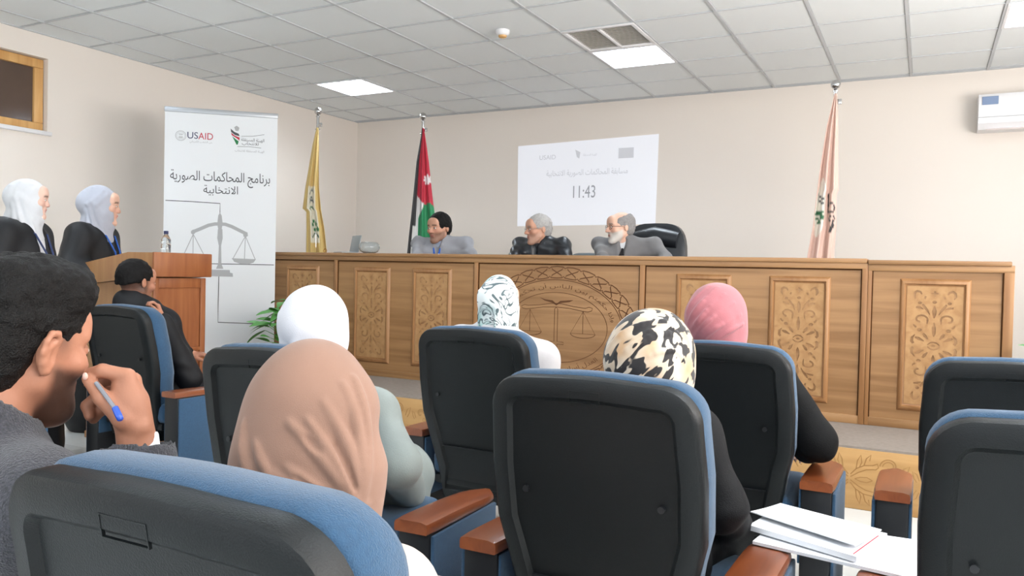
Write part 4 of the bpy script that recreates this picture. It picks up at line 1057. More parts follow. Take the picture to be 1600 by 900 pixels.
# the man close on the left: wavy dark hair, grey knitted sweater, pen in the hand at his chin
HZ = 1.30
c = at(33, 545, HZ); root = thing('person', 'man close at the left in a grey knitted sweater, pen in hand at his chin', 'person', (c[0]-.02, c[1]-.03, 0)); o = np.array(root.location)
F = Frame(c-o, rotm(math.radians(3), .10, .02), 1.0); B = Frame((0, 0, 0), rotm(math.radians(-6)))
J = seat_joints(1.0, .36); n_ = B.inv(F.p((0, -.055, -.125))); J['nek'] = n_
J['chs'] = np.array((-.01, -.03, n_[2]-.17)); J['bel'] = np.array((0, -.01, n_[2]-.33)); J['shlR'] = B.inv(at(48, 800, 1.17)-o); J['shlL'] = J['shlR']*(-1, 1, 1)+(-.03, 0, 0)
WR = at(217, 703, 1.31); J['wriR'] = B.inv(WR-o); J['elbR'] = B.inv(at(236, 870, 1.27)-o)
hz = 1.305
def HP(u, v, d=0): return at(u, v, hz+d)-o
def man_extra(v):
    k = .012
    v.cap(HP(216, 712), HP(211, 668), .0235, .0235, k=.02); v.cap(HP(211, 675, .004), HP(203, 630, .004), .025, .029, k=.02); v.cap(HP(202, 640, -.004), HP(194, 602, 0), .025, .019, k=.02)
    # four fingers folded back towards the mouth, forefinger on top
    v.chain([HP(204, 622, -.006), HP(199, 588, -.006), HP(160, 579, -.012), HP(140, 583, .004)], [.019, .0128, .0112, .0090], k=.004)
    v.chain([HP(214, 630, .014), HP(208, 594, .018), HP(166, 592, .024), HP(146, 604, .022)], [.017, .0125, .0108, .0088], k=.004)
    v.chain([HP(214, 645, .030), HP(204, 612, .036), HP(160, 612, .040), HP(136, 634, .036), HP(140, 650, .030)], [.016, .0120, .0106, .0098, .0085], k=.004)
    v.chain([HP(212, 655, .044), HP(198, 632, .050), HP(160, 638, .052), HP(146, 655, .046)], [.015, .0115, .010, .0085], k=.006)
    # the thumb, nearest to the viewer, running up to the lips
    v.chain([HP(216, 668, -.010), HP(192, 655, -.026), HP(160, 622, -.030), HP(137, 592, -.020)], [.019, .0155, .0128, .0092], k=.006)
v = Vol(); torso_vol(v, J, B); leg_vol(v, J, B); feet_vol(v, J, B)
for q in 'RL': arm_vol(v, J, B, q)
v.cap(B.p(J['nek'])-(0, 0, .05), F.p((0, -.028, -.05)), .060, .054, k=.03)
head_vol(v, F, True, .004); ears_vol(v, F, True); v.ell((0, .052, -.092), (.044, .036, .036), F, .02)
man_extra(v); hand_vol(v, B.p(J['wriL']), B.d((.2, 1, 0)), (0, 0, 1), B.d((1, 0, 0)), .5)
A, Bm = bounds(v); me = v.mesh('body', A, Bm, .0036)
V = mverts(me); cc = skin_cols(V, F, 'tan', stub=((62, 46, 40), .85), lips=(150, 88, 80), brow=(26, 20, 18))
X = F.inv(V.astype(np.float64)); fade = sstep(.045, .068, np.abs(X[:, 0]))*np.exp(-((X[:, 1]-.022)/.016)**2-((X[:, 2]-.02)/.022)**2)*.55
cc = cc*(1-fade[:, None])+np.array(srgb(44, 34, 30)[:3])*fade[:, None]; hvol = Vol(); man_extra(hvol); hm_ = hvol.at(V) < .003; cc[hm_] = skin_cols(V[hm_]-5, F, 'tan'); set_col(me, cc)
bd = link('body', me, root, M['skin']); add_eyes(bd, F)
nv = Vol().ell(HP(133, 588, -.030), (.0055, .0035, .0065), ID, .002); vmesh('thumb_nail', nv, .0015, mat('nail', (226, 186, 172), .25), bd)
hv = Vol(); hv.ell((0, -.022, .040), (.084, .104, .094), F, .03); hv.ell((0, -.062, -.010), (.068, .062, .078), F, .03); hv.ell((.01, .045, .100), (.062, .044, .034), F, .04); hv.ell((0, .0, .112), (.074, .08, .036), F, .04)
hv.ell((0, .130, -.036), (.105, .072, .100), F, .012, 's')
for s in (-1, 1): hv.ell((s*.092, .004, -.026), (.040, .036, .060), F, .008, 's')
hv.ell((0, .01, -.140), (.12, .12, .070), F, .015, 's')
rs = np.random.RandomState(5)
for i in range(300):                                # wavy locks combed back from the forehead
    th = rs.uniform(-1.5, 1.5); p0 = rs.uniform(.05, 1.9)
    pts = []
    for q in range(5):
        ph = p0+q*.17; w = .10*math.sin(q*1.7+i)
        pts.append(F.p((.16*math.sin(th+w)*(.55+.45*math.sin(ph)), .16*math.cos(ph)*1.0-.02, .04+.16*math.sin(ph)*math.cos(th+w)*.9)))
    if F.inv(pts[2])[2] < -.02: continue
    Q = [hv_ for hv_ in pts]; base = F.p((0, -.02, .03))
    if i == 0: core = Vol(); core.pr = list(hv.pr)
    qs = []
    for pq in Q: hpt = core.hit(base, pq); qs.append(hpt+(hpt-base)/np.linalg.norm(hpt-base)*(-.0015))
    hv.chain(qs, [.003, .0062, .0068, .0055, .002], k=.004)
hv.disp = lambda x, y, z: noise3(x*70, y*70, z*70)*.0022+noise3(x*160, y*160, z*160)*.0014
A, Bm = bounds(hv); hm = hv.mesh('hair', A, Bm, .0032); link('hair', hm, root, mat('dark_wavy_hair', (13, 10, 9), .5, bump=.9, bscale=420, var=.4, vscale=120, spec=.25))
sw = mat('grey_knit', (66, 66, 72), .95, bump=1.0, bscale=330, var=.35, vscale=190, sheen=.2)
sv = Vol(); torso_vol(sv, J, B, .030, .05, 1.1)
arm_vol(sv, J, B, 'R', .020, .05, (.064, .052, .036)); arm_vol(sv, J, B, 'L', .02, .05, (.062, .05, .04))
sv.cap(B.p(J['nek'])-(0, 0, .06), F.p((0, -.05, -.125)), .082, .072, k=.02); sv.cap(F.p((0, -.03, -.09)), F.p((0, -.05, -.16)), .064, .060, k=.006, op='s')
W2 = WR-o; e2 = B.p(J['elbR']); dd = (W2-e2)/np.linalg.norm(W2-e2); sv.cap(W2-dd*.03, W2-dd*.012, .040, .040, k=.008)
sv.cap(W2+dd*.030, W2+dd*.15, .06, .06, k=.004, op='s')
sv.disp = wrinkle(.0045, 10, 2, (.6, .2, .7)); vmesh('sweater', sv, .006, sw, root)
cv = Vol(); cv.cap(W2-dd*.03, W2+dd*.020, .0325, .0325, k=.004); cv.cap(W2+dd*.050, W2+dd*.12, .04, .04, k=.003, op='s'); vmesh('shirt_cuff', cv, .003, wht_shirt, root)
tr = Vol(); leg_vol(tr, J, B, .014); tr.ell(J['pel'], (.16, .13, .12), B); vmesh('trousers', tr, .012, M['trouser'], root)
# the pen he holds
a = at(150, 598, 1.272); b = at(181, 640, 1.252); e = at(189, 657, 1.246)
pen = thing('pen', 'clear ballpoint pen with a blue end in the hand of the man in grey', 'pen', tuple((a+b)/2)); po = np.array(pen.location)
MB().tube([a-po, b-po], .0034, 10).build('barrel', mat('clear_plastic', (168, 176, 188), .12, spec=.6, trans=.5), pen, True)
d_ = (e-b)/np.linalg.norm(e-b); MB().tube([b-po-d_*.004, b-po+d_*.012, e-po-d_*.002, e-po], [.005, .0055, .005, .003], 12).build('cap', mat('blue_translucent', (40, 84, 190), .15, spec=.6), pen, True)
# ---------------------------------------------------------------- podium and bottle
px0, py0 = -1.755, -4.640
pod = thing('podium', 'wooden speaker podium with a slanted top and a red-brown front', 'podium', (px0-.3, py0+.21, 0)); L_ = lambda x, y, z: (x-(px0-.3), y-(py0+.21), z)
D, Wd = .65, .447
prof = [(0, .03), (0, 1.085), (-.64, 1.03), (-.64, .03)]
for nm, y0, y1 in (('side_panel', .018, .036), ('side_panel', Wd-.036, Wd-.018)):
    g = MB(); A = [L_(px0-.018+x, py0+y0, z) for x, z in prof]; C2 = [L_(px0-.018+x, py0+y1, z) for x, z in prof]
    V = g.grid([A, C2], close=True); g.cap(V[0], True); g.cap(V[1]); g.build(nm, M['podium_side'], pod)
fp = box('front_panel', L_(px0-.036, py0+.036, .03), L_(px0-.02, py0+Wd-.036, 1.08), M['podium_front'], pod)
for y0, y1 in ((.018, .06), (Wd-.06, Wd-.018)): box('front_stile', L_(px0-.02, py0+y0, .03), L_(px0-.008, py0+y1, 1.085), M['podium_front'], pod, .003)
for z0, z1 in ((.03, .10), (.60, .625), (1.02, 1.085)): box('front_rail', L_(px0-.02, py0+.06, z0), L_(px0-.010, py0+Wd-.06, z1), M['podium_front'], pod, .003)
tp = [(0, 1.095), (0, 1.246), (-.234, 1.246), (-.67, 1.172), (-.67, 1.03)]
g = MB(); A = [L_(px0+.0+x, py0, z) for x, z in tp]; C2 = [L_(px0+x, py0+Wd, z) for x, z in tp]
V = g.grid([A, C2], close=True); g.cap(V[0], True); g.cap(V[1]); o = g.build('top', M['podium_side'], pod)
box('top_front_board', L_(px0-.001, py0-.004, 1.092), L_(px0+.022, py0+Wd+.006, 1.249), M['podium_front'], pod, .006)
box('base', L_(px0-.66, py0+.005, 0), L_(px0, py0+Wd-.005, .045), M['podium_side'], pod, .004)
bt = thing('water_bottle', 'small clear water bottle standing on the podium', 'bottle', (px0-.15, py0+.22, 1.2465))
MB().lathe([(.0, 0), (.028, .001), (.031, .01), (.031, .055), (.029, .06), (.031, .065), (.030, .09), (.016, .118), (.012, .124), (.012, .13)]).build('body', M['glass'], bt, True)
MB().lathe([(.0145, .126), (.0145, .146), (.012, .148), (0, .148)]).build('cap', M['navy'], bt, True)
# ---------------------------------------------------------------- roll-up banner
hB = 2.46
def onZ(u, v, Z): d = CF+CR*(u-800)/FPX+CU*(450-v)/FPX; return CAM+d*((Z-CAM[2])/d[2])
bl, br = onZ(258, 166, hB), onZ(434, 178, hB); wB = float(np.linalg.norm((br-bl)[:2])); bang = math.atan2(br[1]-bl[1], br[0]-bl[0]); bc = (bl+br)/2
HB = hB-PZ
ban = thing('rollup_banner', 'tall white roll-up banner printed with grey scales and Arabic lettering', 'banner', (bc[0], bc[1], PZ), bang)
lw = wB/2
box('fabric', (-lw, -.001, .06), (lw, .001, HB-.035), M['white'], ban)
box('top_rail', (-lw-.004, -.012, HB-.04), (lw+.004, .012, HB), mat('rail_aluminium', (178, 182, 186), .35, metal=.4), ban, .004)
box('base_case', (-lw-.01, -.06, 0), (lw+.01, .06, .075), mat('case_aluminium', (170, 172, 174), .35, metal=.6), ban, .015)
MB().tube([(0, .03, .05), (0, .02, HB-.02)], .008, 8).build('support_pole', M['chrome'], ban)
def bx(u, v):                                       # a spot of the print, measured on the photo, as (across, up) on the sheet
    d = CF+CR*(u-800)/FPX+CU*(450-v)/FPX; n = np.array((math.sin(bang), -math.cos(bang), 0)); t = ((bc-CAM)@n)/(d@n); p = CAM+d*t
    return (float((p-bc)[:2]@np.array((math.cos(bang), math.sin(bang)))), float(p[2]-PZ))
ban_prints = []
def pr(name, me, m, u=None, v=None, xy=None):
    o = link(name, me, ban, m); o.rotation_euler = (math.pi/2, 0, 0); x, z = xy if xy else bx(u, v); o.location = (x, -.0022, z); return o
def prib(name, lists, m, w):
    g = MB()
    for P in lists: ribbon(g, [bx(*p) for p in P], w)
    o = g.build(name, m, ban); o.rotation_euler = (math.pi/2, 0, 0); o.location = (0, -.0021, 0); return o
def pshape(name, polys, m, y=-.0023):
    g = MB()
    for P in polys: g.poly([(*bx(*p), 0) for p in P])
    o = g.build(name, m, ban); o.rotation_euler = (math.pi/2, 0, 0); o.location = (0, y, 0); return o
w_ = lambda a, b: abs(bx(a, 280)[0]-bx(b, 280)[0])
pr('title_lettering', text_mesh('title_lettering', arabic('برنامج المحاكمات الصورية'), width=w_(267, 423), height=.125), M['ink'], 345, 280)
pr('title_lettering', text_mesh('title_lettering', arabic('الانتخابية'), width=w_(318, 372), height=.085), M['ink'], 345, 298)
pr('logo_lettering', text_mesh('logo_lettering', 'US', width=w_(293, 309.5), height=.054, bold=.02), M['navy'], 301.2, 211.5)
pr('logo_lettering', text_mesh('logo_lettering', 'AID', width=w_(310, 333), height=.054, bold=.02), M['red'], 321.5, 213)
pr('logo_tagline', text_mesh('logo_tagline', arabic('من الشعب الأمريكي'), width=w_(296, 331), height=.028), M['gray'], 314, 222)
sx, sz = bx(282.5, 212)
g = MB(); ribbon(g, ell_pts(0, 0, .040, .040, 28), .004, 0, True); ribbon(g, ell_pts(0, 0, .031, .031, 28), .0025, 0, True)
for z, wd in ((.015, .036), (.009, .03), (-.006, .03), (-.013, .036), (-.019, .028)): ribbon(g, [(-wd/2, z), (wd/2, z)], .0035)
_t = g.build("tmp", M["gray"], None); _d = _t.data; bpy.data.objects.remove(_t); pr("logo_seal", _d, M['ink'], xy=(sx, sz))
# the ribbon emblem with a crown above it
pshape('logo_emblem', [[(360.5, 201), (366, 206), (373, 209), (374.5, 213), (367, 211), (361, 206)], ], M['ink'])
pshape('logo_emblem', [[(361, 207), (367, 212), (374.5, 215), (374, 220), (371, 217), (362, 211)]], M['red'])
pshape('logo_emblem', [[(362.5, 212.5), (369, 218), (373, 221), (371.5, 226), (369.5, 226), (366, 219)]], M['green'])
pshape('logo_crown', [[(366, 199), (368, 197.5), (370, 196.5), (372, 198), (374, 200), (372.5, 205), (368, 204.5)]], M['gray'])
prib('logo_lines', [[(377, 213), (395, 213), (413, 210.5)], [(371, 229), (390, 229.3), (408, 231.5)]], M['ink'], .003)
pr('logo_lettering', text_mesh('logo_lettering', arabic('الهيئة المستقلة'), width=w_(377, 413), height=.034), M['ink'], 395, 219.5)
pr('logo_lettering', text_mesh('logo_lettering', arabic('للانتخاب'), width=w_(378, 404), height=.034), M['ink'], 391, 225)
pr('logo_lettering', text_mesh('logo_lettering', arabic('الهيئة المستقلة للانتخاب'), width=w_(367, 413), height=.024), M['gray'], 390, 236.5)
# the scales
prib('print_lines', [[(258.5, 313), (300, 315), (344, 318), (343.7, 336)], [(342, 432), (341, 470), (340.5, 503.5), (427, 507)], [(330, 412), (428, 414)]], M['ink'], .006)
g = M['gray']
pshape('scales_print', [[(341, 337), (343.7, 332), (346.5, 337), (348, 350), (346.5, 358), (341, 358), (339.5, 350)], [(340.5, 358), (347.5, 358), (348, 372), (345.5, 384), (346, 412), (349, 420), (337.5, 420), (341, 412), (342, 384), (339.5, 372)],
       [(322, 421), (359, 422), (359.5, 426), (363.5, 427), (364, 432.5), (316, 431), (316.5, 426), (321.5, 425)]], g)
prib('scales_beam', [[(302, 362), (312, 358), (326, 352), (336, 350), (344, 350), (352, 350.5), (362, 354), (376, 361), (386, 366)]], g, .028)
pshape('scales_print', [[(298.5, 361), (302, 358.5), (305, 361), (304.5, 365), (301, 366.5), (298.5, 364.5)], [(380, 366), (383, 363.5), (387, 365), (387.5, 368.5), (384, 371), (380.5, 369.5)]], g)
prib('scales_strings', [[(302, 366), (288, 396)], [(302, 366), (301.5, 396)], [(302, 366), (318, 397)], [(383.5, 369), (364, 404)], [(383.5, 369), (382, 405)], [(383.5, 369), (399, 406)]], g, .006)
pshape('scales_print', [[(362, 403.5), (400, 405), (396, 410.5), (388, 413), (376, 412.5), (366, 409)], [(286, 396), (320, 398), (316, 403), (308, 406), (298, 405), (290, 401)]], g)
# ---------------------------------------------------------------- flags
def flag(label, base, height, poly, colfn, m, nf=4, amp=.02, side=1, seed=0):
    """poly: list of (z above the foot, left edge, right edge) of the hanging cloth across the view"""
    t = thing('flag', label, 'flag', (base[0], base[1], PZ)); c = np.array((base[0], base[1], PZ))
    vd = c-CAM; ang = math.atan2(vd[1], vd[0]); rx = np.array((math.sin(ang), -math.cos(ang)))   # cloth hangs across the corner of the room
    MB().tube([(0, 0, .03), (0, 0, height)], .014, 12).build('pole', M['chrome'], t, True)
    MB().lathe([(.16, 0), (.16, .015), (.05, .03), (.02, .06)]).build('foot', M['chrome'], t, True)
    fi = MB(); fi.lathe([(0, 0)]+[(.038*math.sin(a), .038-.038*math.cos(a)) for a in [math.pi*k/12 for k in range(1, 12)]]+[(0, .076)], (0, 0, height+.02)); fi.lathe([(.02, 0), (.02, .012), (.012, .02)], (0, 0, height)); fi.build('finial', M['chrome'], t, True)
    box('clamp', (.012, -.012, height-.10), (.05, .012, height-.06), M['chrome'], t, .004); box('clamp', (-.02, -.016, height-.13), (.02, .016, height-.115), M['chrome'], t, .003)
    zs = np.linspace(poly[0][0], poly[-1][0], 90); n = 70; V = []; UV = []
    P = np.array(poly)
    for z in zs:
        l = np.interp(-z, -P[:, 0], P[:, 1]); r = np.interp(-z, -P[:, 0], P[:, 2]); f = (z-zs[0])/(zs[-1]-zs[0])
        for k in range(n):
            s = k/(n-1); x = l+(r-l)*s; y = amp*min(1, .25+f*1.6)*(math.sin(s*2*math.pi*nf+seed+.8*math.sin(f*3))+.35*math.sin(s*2*math.pi*nf*2.3+seed*2+f*2))
            y += -.030
            V.append((rx[0]*x+vd[0]/np.linalg.norm(vd)*y, rx[1]*x+vd[1]/np.linalg.norm(vd)*y, z-PZ)); UV.append((s, z, x))
    V = np.array(V); UV = np.array(UV); Q = np.array([[i*n+j, i*n+j+1, (i+1)*n+j+1, (i+1)*n+j] for i in range(89) for j in range(n-1)])
    me = fast_mesh('cloth', V, Q); set_col(me, colfn(UV)); o = link('cloth', me, t, m)
    so = o.modifiers.new('thickness', 'SOLIDIFY'); so.thickness = .003
    return t, rx, vd/np.linalg.norm(vd)
fm = mat('flag_satin', (200, 200, 200), .5, attr=True, sheen=.3, spec=.4)
def lin(c): return np.array(srgb(*c)[:3])
def col_gold(UV):
    c = np.tile(lin((222, 194, 122)), (len(UV), 1)); s, z = UV[:, 0], UV[:, 1]
    m = (np.abs(s-.45) < .22) & (z > 1.42) & (z < 1.98); c[m] = lin((236, 232, 214))
    for z0, s0, s1, col in [(1.83, .36, .62, (40, 60, 66)), (1.86, .36, .5, (40, 60, 66)), (1.76, .36, .62, (36, 104, 62)), (1.50, .28, .66, (36, 90, 66)), (1.93, .3, .62, (120, 130, 120))]:
        c[(np.abs(z-z0-.02*np.sin(s*16)) < .011) & (s > s0) & (s < s1)] = lin(col)
    for a, b in ((.36, 1.60), (.46, 1.55), (.56, 1.61), (.62, 1.56), (.42, 1.64)): c[((s-a)/.07)**2+((z-b)/.02)**2 < 1] = lin((38, 120, 64))
    return c
def col_striped(UV):
    c = np.tile(lin((196, 34, 62)), (len(UV), 1)); s, z, x = UV.T
    c[s < .20-.0*z] = lin((26, 26, 30))
    zb = 1.91+.02*np.sin(s*9); lo = (z < zb-.12*(s-.2)+.10*(s > .6)*0) & (s >= .20)
    c[lo] = lin((236, 236, 236)); c[lo & (s > .30+(zb-z < .22)*np.maximum(0, .30-(zb-z)*1.4))] = lin((28, 140, 88))
    c[(z < 1.62) & (s < .20)] = lin((236, 236, 236)); c[(z < 1.62) & (s < .09)] = lin((26, 26, 30))
    dx, dz = (x-.055)/.046, (z-2.09)/.06; r = np.hypot(dx, dz); a = np.arctan2(dz, dx)+.3
    c[r < .55+.42*np.abs((a/(2*np.pi)*7 % 1)*2-1)**1.2] = lin((238, 236, 238)); return c
def col_beige(UV):
    c = np.tile(lin((218, 186, 172)), (len(UV), 1)); s, z, x = UV.T
    m = ((s-.24)/.22)**2+((z-1.745)/.24)**2 < 1; m &= s < .50; c[m] = lin((234, 230, 218))
    for a, b in ((.14, 1.66), (.26, 1.63), (.36, 1.67), (.2, 1.70), (.32, 1.71), (.1, 1.70)): c[((s-a)/.09)**2+((z-b)/.016)**2 < 1] = lin((40, 110, 70))
    for z0 in (1.80, 1.835): c[(np.abs(z-z0-.012*np.sin(s*14)) < .009) & (s > .12) & (s < .42)] = lin((50, 60, 66))
    k = (s > .55) & (s < .99)
    for a, b, r1, r2 in ((.76, 1.745, .17, .042), (.80, 1.66, .13, .03)):
        q = ((s-a)/r1)**2+((z-b)/r2)**2; c[(q < 1) & (q > .42) & k] = lin((44, 40, 42))
    c[(np.abs(s-.60-.2*(1.85-z)) < .04) & (z > 1.70) & (z < 1.86)] = lin((44, 40, 42)); c[(np.abs(s-.86+.9*(1.66-z)) < .045) & (z > 1.555) & (z < 1.66)] = lin((44, 40, 42)); c[((s-.86)/.06)**2+((z-1.60)/.012)**2 < 1] = lin((44, 40, 42))
    return c
flag('gold flag with a white and green emblem hanging on a pole at the left', (-2.87, -1.87), 2.36, [(2.57, -.01, .008), (2.40, -.045, .015), (2.15, -.08, .018), (1.98, -.107, .022), (1.76, -.13, .045), (1.735, -.095, .05), (1.55, -.09, .085), (1.35, -.09, .108), (1.1, -.09, .12)], col_gold, fm, 2.2, .022, seed=1)
flag('black, white, green and red striped flag with a white star', (-2.017, -1.267), 2.36, [(2.615, -.005, .008), (2.45, -.028, .038), (2.275, -.055, .066), (1.91, -.083, .112), (1.70, -.10, .145), (1.506, -.118, .18), (1.35, -.13, .20), (1.1, -.135, .21)], col_striped, fm, 2.5, .020, seed=3)
flag('pale pink-beige flag with emblem and black calligraphy at the right', (1.883, -1.158), 2.36, [(2.66, -.006, .010), (2.39, -.06, .026), (2.1, -.095, .035), (1.89, -.115, .045), (1.86, -.118, .03), (1.6, -.14, .035), (1.36, -.175, .025), (1.1, -.185, .02)], col_beige, fm, 2.3, .022, seed=5)
# ---------------------------------------------------------------- projected slide, air conditioner
pm = emit('projected_light', (238, 242, 255), .42, .55); pt = emit('projected_text', (150, 154, 168), .38, .22); pt2 = emit('projected_faint_text', (190, 194, 208), .42, .42)  # the slide panel glows itself in place of a projector's light
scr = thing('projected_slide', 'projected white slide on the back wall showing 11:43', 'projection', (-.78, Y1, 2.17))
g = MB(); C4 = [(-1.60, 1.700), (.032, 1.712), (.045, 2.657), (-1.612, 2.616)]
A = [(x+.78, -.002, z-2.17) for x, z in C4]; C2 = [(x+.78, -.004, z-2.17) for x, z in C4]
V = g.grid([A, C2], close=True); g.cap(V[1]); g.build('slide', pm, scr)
def tmpd(g):
    t = g.build('tmp', None); d = t.data; bpy.data.objects.remove(t); return d
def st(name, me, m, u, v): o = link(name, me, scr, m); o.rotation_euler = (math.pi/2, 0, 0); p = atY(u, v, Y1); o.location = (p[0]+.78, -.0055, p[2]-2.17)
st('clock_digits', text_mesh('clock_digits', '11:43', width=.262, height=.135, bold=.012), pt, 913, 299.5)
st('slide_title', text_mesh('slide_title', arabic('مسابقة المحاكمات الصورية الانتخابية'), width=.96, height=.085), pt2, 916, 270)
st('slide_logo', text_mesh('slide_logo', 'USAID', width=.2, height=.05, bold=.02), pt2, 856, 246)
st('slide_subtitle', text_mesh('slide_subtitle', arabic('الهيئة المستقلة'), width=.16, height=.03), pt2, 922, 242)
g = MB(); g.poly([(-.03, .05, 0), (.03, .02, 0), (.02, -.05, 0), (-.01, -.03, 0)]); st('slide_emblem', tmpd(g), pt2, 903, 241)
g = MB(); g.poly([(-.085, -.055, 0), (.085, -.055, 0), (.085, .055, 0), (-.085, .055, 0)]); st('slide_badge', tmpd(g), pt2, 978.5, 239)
ac = thing('air_conditioner', 'white wall-mounted air conditioner with a blue sticker at the right', 'air conditioner', (3.36, Y1, 2.64))
g = MB(); pr_ = [(0, -.155), (-.16, -.150), (-.20, -.10), (-.212, 0), (-.205, .11), (-.18, .15), (0, .15)]
V = g.grid([[(-.43, y, z) for y, z in pr_], [(.43, y, z) for y, z in pr_]], close=True); g.cap(V[0], True); g.cap(V[1]); g.build('body', M['white_pl'], ac, 30)
box('air_flap', (-.37, -.195, -.152), (.37, -.15, -.146), mat('flap_pink_white', (226, 214, 212), .4), ac, .003, rot=Matrix.Rotation(.4, 3, 'X')); box('panel_seam', (-.43, -.2115, -.052), (.43, -.205, -.048), M['gray'], ac)
sk = MB(); sk.box((-.405, -.214, .055), (-.285, -.205, .125), .003); sk.build('sticker', mat('blue_sticker', (120, 140, 172), .5), ac)
# ---------------------------------------------------------------- things on and behind the bench
lp = thing('laptop', 'small silver laptop standing open on the bench at the left', 'laptop', (float(atY(540, 390, -2.76)[0]), -2.76, PZ+.981), math.radians(150))
box('keyboard_base', (-.10, -.075, 0), (.10, .07, .010), mat('laptop_silver', (160, 164, 168), .4, metal=.4), lp, .004)
box('screen', (-.10, -.006, 0), (.10, .002, .145), mat('laptop_lid', (150, 158, 160), .4, metal=.3), lp, .004, rot=Matrix.Rotation(.18, 3, 'X'), piv=(0, .0, 0)).location = (0, -.072, .010)
gb = thing('glass_bowl', 'clear glass bowl on the bench between the laptop and the man in grey', 'bowl', (float(atY(577, 388, -2.78)[0]), -2.78, PZ+.9805))
MB().lathe([(0, .0), (.045, .001), (.072, .015), (.087, .045), (.083, .072), (.066, .090), (.061, .092), (.062, .087), (.079, .070), (.083, .045), (.069, .018), (.045, .006), (0, .005)], seg=32).build('bowl', M['glass'], gb, True)
rg = MB().tube([(.016*math.cos(a), 0, .018+.016*math.sin(a)) for a in [2*math.pi*k/16 for k in range(17)]], .003, 6).build('ring_handle', mat('brass', (176, 120, 60), .35, metal=.8), None, True); p = atY(508, 395, -2.8); rg.location = (p[0], -2.8, PZ+.98); tag(rg, 'small brass ring standing on the bench ledge in front of the gold flag', 'ring')
oc = thing('office_chair', 'high-backed black leather office chair behind the man in the grey suit', 'chair', (.64, -1.93, PZ+.05), math.radians(178))
g = MB(); rows = []
for off, y in ((.03, .05), (0, .03), (0, -.03), (.03, -.06), (.10, -.075)):
    rows.append([((.26-off)*np.sign(math.cos(a))*abs(math.cos(a))**.55, y-.10*(.5+.5*math.sin(a))**1.0, .86+(.36-off)*np.sign(math.sin(a))*abs(math.sin(a))**.6) for a in [2*math.pi*k/40 for k in range(40)]])
V = g.grid(rows, close=True); g.cap(V[0], True); g.cap(V[-1]); g.build('backrest', M['leather'], oc, 50)
g = MB(); g.tube([(-.20, -.05, 1.08), (0, -.06, 1.11), (.20, -.05, 1.08)], [.07, .085, .07], 14); g.build('head_pad', M['leather'], oc, True)
MB().box((-.26, -.02, .42), (.26, .46, .52), .04, 3).build('seat', M['leather'], oc, True)
for s in (-1, 1): MB().tube([(s*.27, .05, .45), (s*.29, .06, .66), (s*.29, .30, .68)], .022, 8).build('arm', M['black'], oc, True)
MB().tube([(0, .2, .10), (0, .2, .42)], .03, 10).build('column', M['chrome'], oc, True)
for k in range(5): a = 2*math.pi*k/5; MB().tube([(0, .2, .10), (.28*math.cos(a), .2+.28*math.sin(a), .06), (.30*math.cos(a), .2+.30*math.sin(a), .03)], .022, 8).build('base_leg', M['black'], oc, True)
o2 = thing('office_chair', 'low grey chair back showing between the two right-hand seated men', 'chair', (.12, -1.95, PZ), math.radians(180))
g = MB(); rows = []
for off, y in ((.02, .04), (0, .02), (0, -.02), (.03, -.04), (.08, -.045)):
    rows.append([((.22-off)*np.sign(math.cos(a))*abs(math.cos(a))**.5, y, .80+(.225-off)*np.sign(math.sin(a))*abs(math.sin(a))**.6) for a in [2*math.pi*k/36 for k in range(36)]])
V = g.grid(rows, close=True); g.cap(V[0], True); g.cap(V[-1]); g.build('backrest', mat('grey_vinyl', (104, 114, 118), .5, bump=.2), o2, 50)
MB().box((-.23, -.02, .42), (.23, .44, .49), .03, 3).build('seat', M['leather'], o2, True); MB().tube([(0, .2, .06), (0, .2, .42)], .03, 10).build('column', M['chrome'], o2, True); MB().tube([(0, -.02, .45), (0, -.03, .62)], .02, 8).build('back_bar', M['black'], o2, True); MB().lathe([(.19, 0), (.19, .02), (.05, .06)], (0, .2, 0)).build('base', M['black'], o2, True)
# ---------------------------------------------------------------- potted plants
def leaf_me():
    g = MB(); rows = []
    for k in range(7):
        t = k/6; w = .5*math.sin(math.pi*min(1, t*.92+.06))**.8*(1-.35*t); z = .12*math.sin(t*2.2)
        rows.append([(-w*.55, t, z+.06*w), (0, t, z), (w*.55, t, z+.06*w)])
    g.grid(rows); return g.build('tmp', M['leaf'], None, True)
_l = leaf_me(); leaf = _l.data; bpy.data.objects.remove(_l)
def plant(label, loc, n, hgt, spread, seed, lsz):
    t = thing('potted_plant', label, 'plant', loc); rs = random.Random(seed)
    MB().lathe([(.09, 0), (.12, .02), (.14, .22), (.15, .24), (.135, .245), (.125, .22), (0, .21)]).build('pot', mat('terracotta_pot', (150, 96, 70), .7), t, True)
    for i in range(n):
        a = rs.uniform(0, 6.283); r = rs.uniform(.2, 1)*spread; z = hgt*(1-.45*(r/spread)**2)*rs.uniform(.75, 1.0)
        p = Vector((r*math.cos(a), r*math.sin(a), z))
        st_ = MB().tube([(0, 0, .2), (p.x*.3, p.y*.3, .2+(z-.2)*.6), tuple(p)], [.005, .004, .002], 5).build('stem', M['leaf'], t, True)
        o = link('leaf', leaf, st_); o.location = p; s = lsz*rs.uniform(.8, 1.25); o.scale = (s, s, s); o.rotation_euler = (rs.uniform(-.9, .2), rs.uniform(-.4, .4), a-math.pi/2)
p = atY(450, 500, -3.26); plant('leafy green potted plant between the banner and the bench', (float(p[0]), -3.26, PZ), 60, .62, .19, 4, .15)
plant('dark potted plant at the right-hand end of the bench', (3.31, -3.05, PZ), 24, .72, .23, 9, .13)
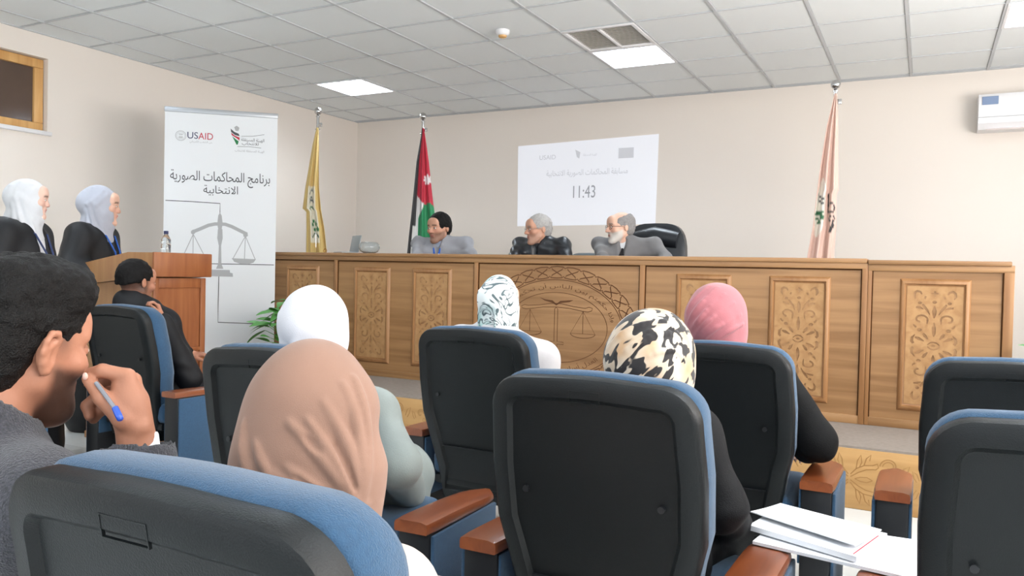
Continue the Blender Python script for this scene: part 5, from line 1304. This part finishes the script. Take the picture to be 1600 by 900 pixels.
# ---------------------------------------------------------------- papers across the armrests
pp = onZ(1296, 838, .50)
tag_pts = {}
def sheet(name, quad, z0, z1, label, m, curl=.0):
    c = np.mean([onZ(u, v, .5)[:2] for u, v in quad], 0); q = [np.array((*(onZ(u, v, .5)[:2]-c), 0)) for u, v in quad]
    g = MB(); n = 12; rows = {}
    for lev in (0, 1):
        R_ = []
        for i in range(n+1):
            s = i/n; a = q[0]+(q[1]-q[0])*s; b = q[3]+(q[2]-q[3])*s
            R_.append([tuple(a+(b-a)*(j/6)+np.array((0, 0, curl*((1-s)**2*.7+.25*(1-s)*(j/6))+lev*(z1-z0)))) for j in range(7)])
        rows[lev] = g.grid(R_, flip=(lev == 0))
    b_, t_ = rows[0], rows[1]; n1, n2 = len(b_)-1, len(b_[0])-1
    for i in range(n1): g.bm.faces.new([b_[i][0], b_[i+1][0], t_[i+1][0], t_[i][0]]); g.bm.faces.new([b_[i+1][n2], b_[i][n2], t_[i][n2], t_[i+1][n2]])
    for j in range(n2): g.bm.faces.new([b_[0][j+1], b_[0][j], t_[0][j], t_[0][j+1]]); g.bm.faces.new([b_[n1][j], b_[n1][j+1], t_[n1][j+1], t_[n1][j]])
    o = g.build(name, m, None, 40); o.location = (c[0], c[1], z0); tag(o, label, 'paper', 'papers across the armrests'); return o, c
sheet('paper_stack', [(1176, 841), (1216, 806), (1462, 842), (1440, 902)], .482, .490, 'loose bottom sheets of the paper pile, reaching under the empty chair back', M['paper'], .004)
o, c = sheet('paper_stack', [(1170, 826), (1212, 799), (1386, 838), (1338, 877)], .494, .508, 'thick middle bundle of white paper in the pile on the armrest', M['paper'], .003)
o, c = sheet('booklet', [(1172, 811), (1219, 794), (1377, 836), (1336, 867)], .512, .515, 'thin white booklet with a red edge line on top of the paper pile', M['paper'], .010)
g = MB(); ribbon(g, [tuple(onZ(1333, 866, .5156)[:2]-c), tuple(onZ(1373, 837, .5156)[:2]-c)], .0035); rl = g.build('red_line', M['red'], o); rl.location = (0, 0, .0042)
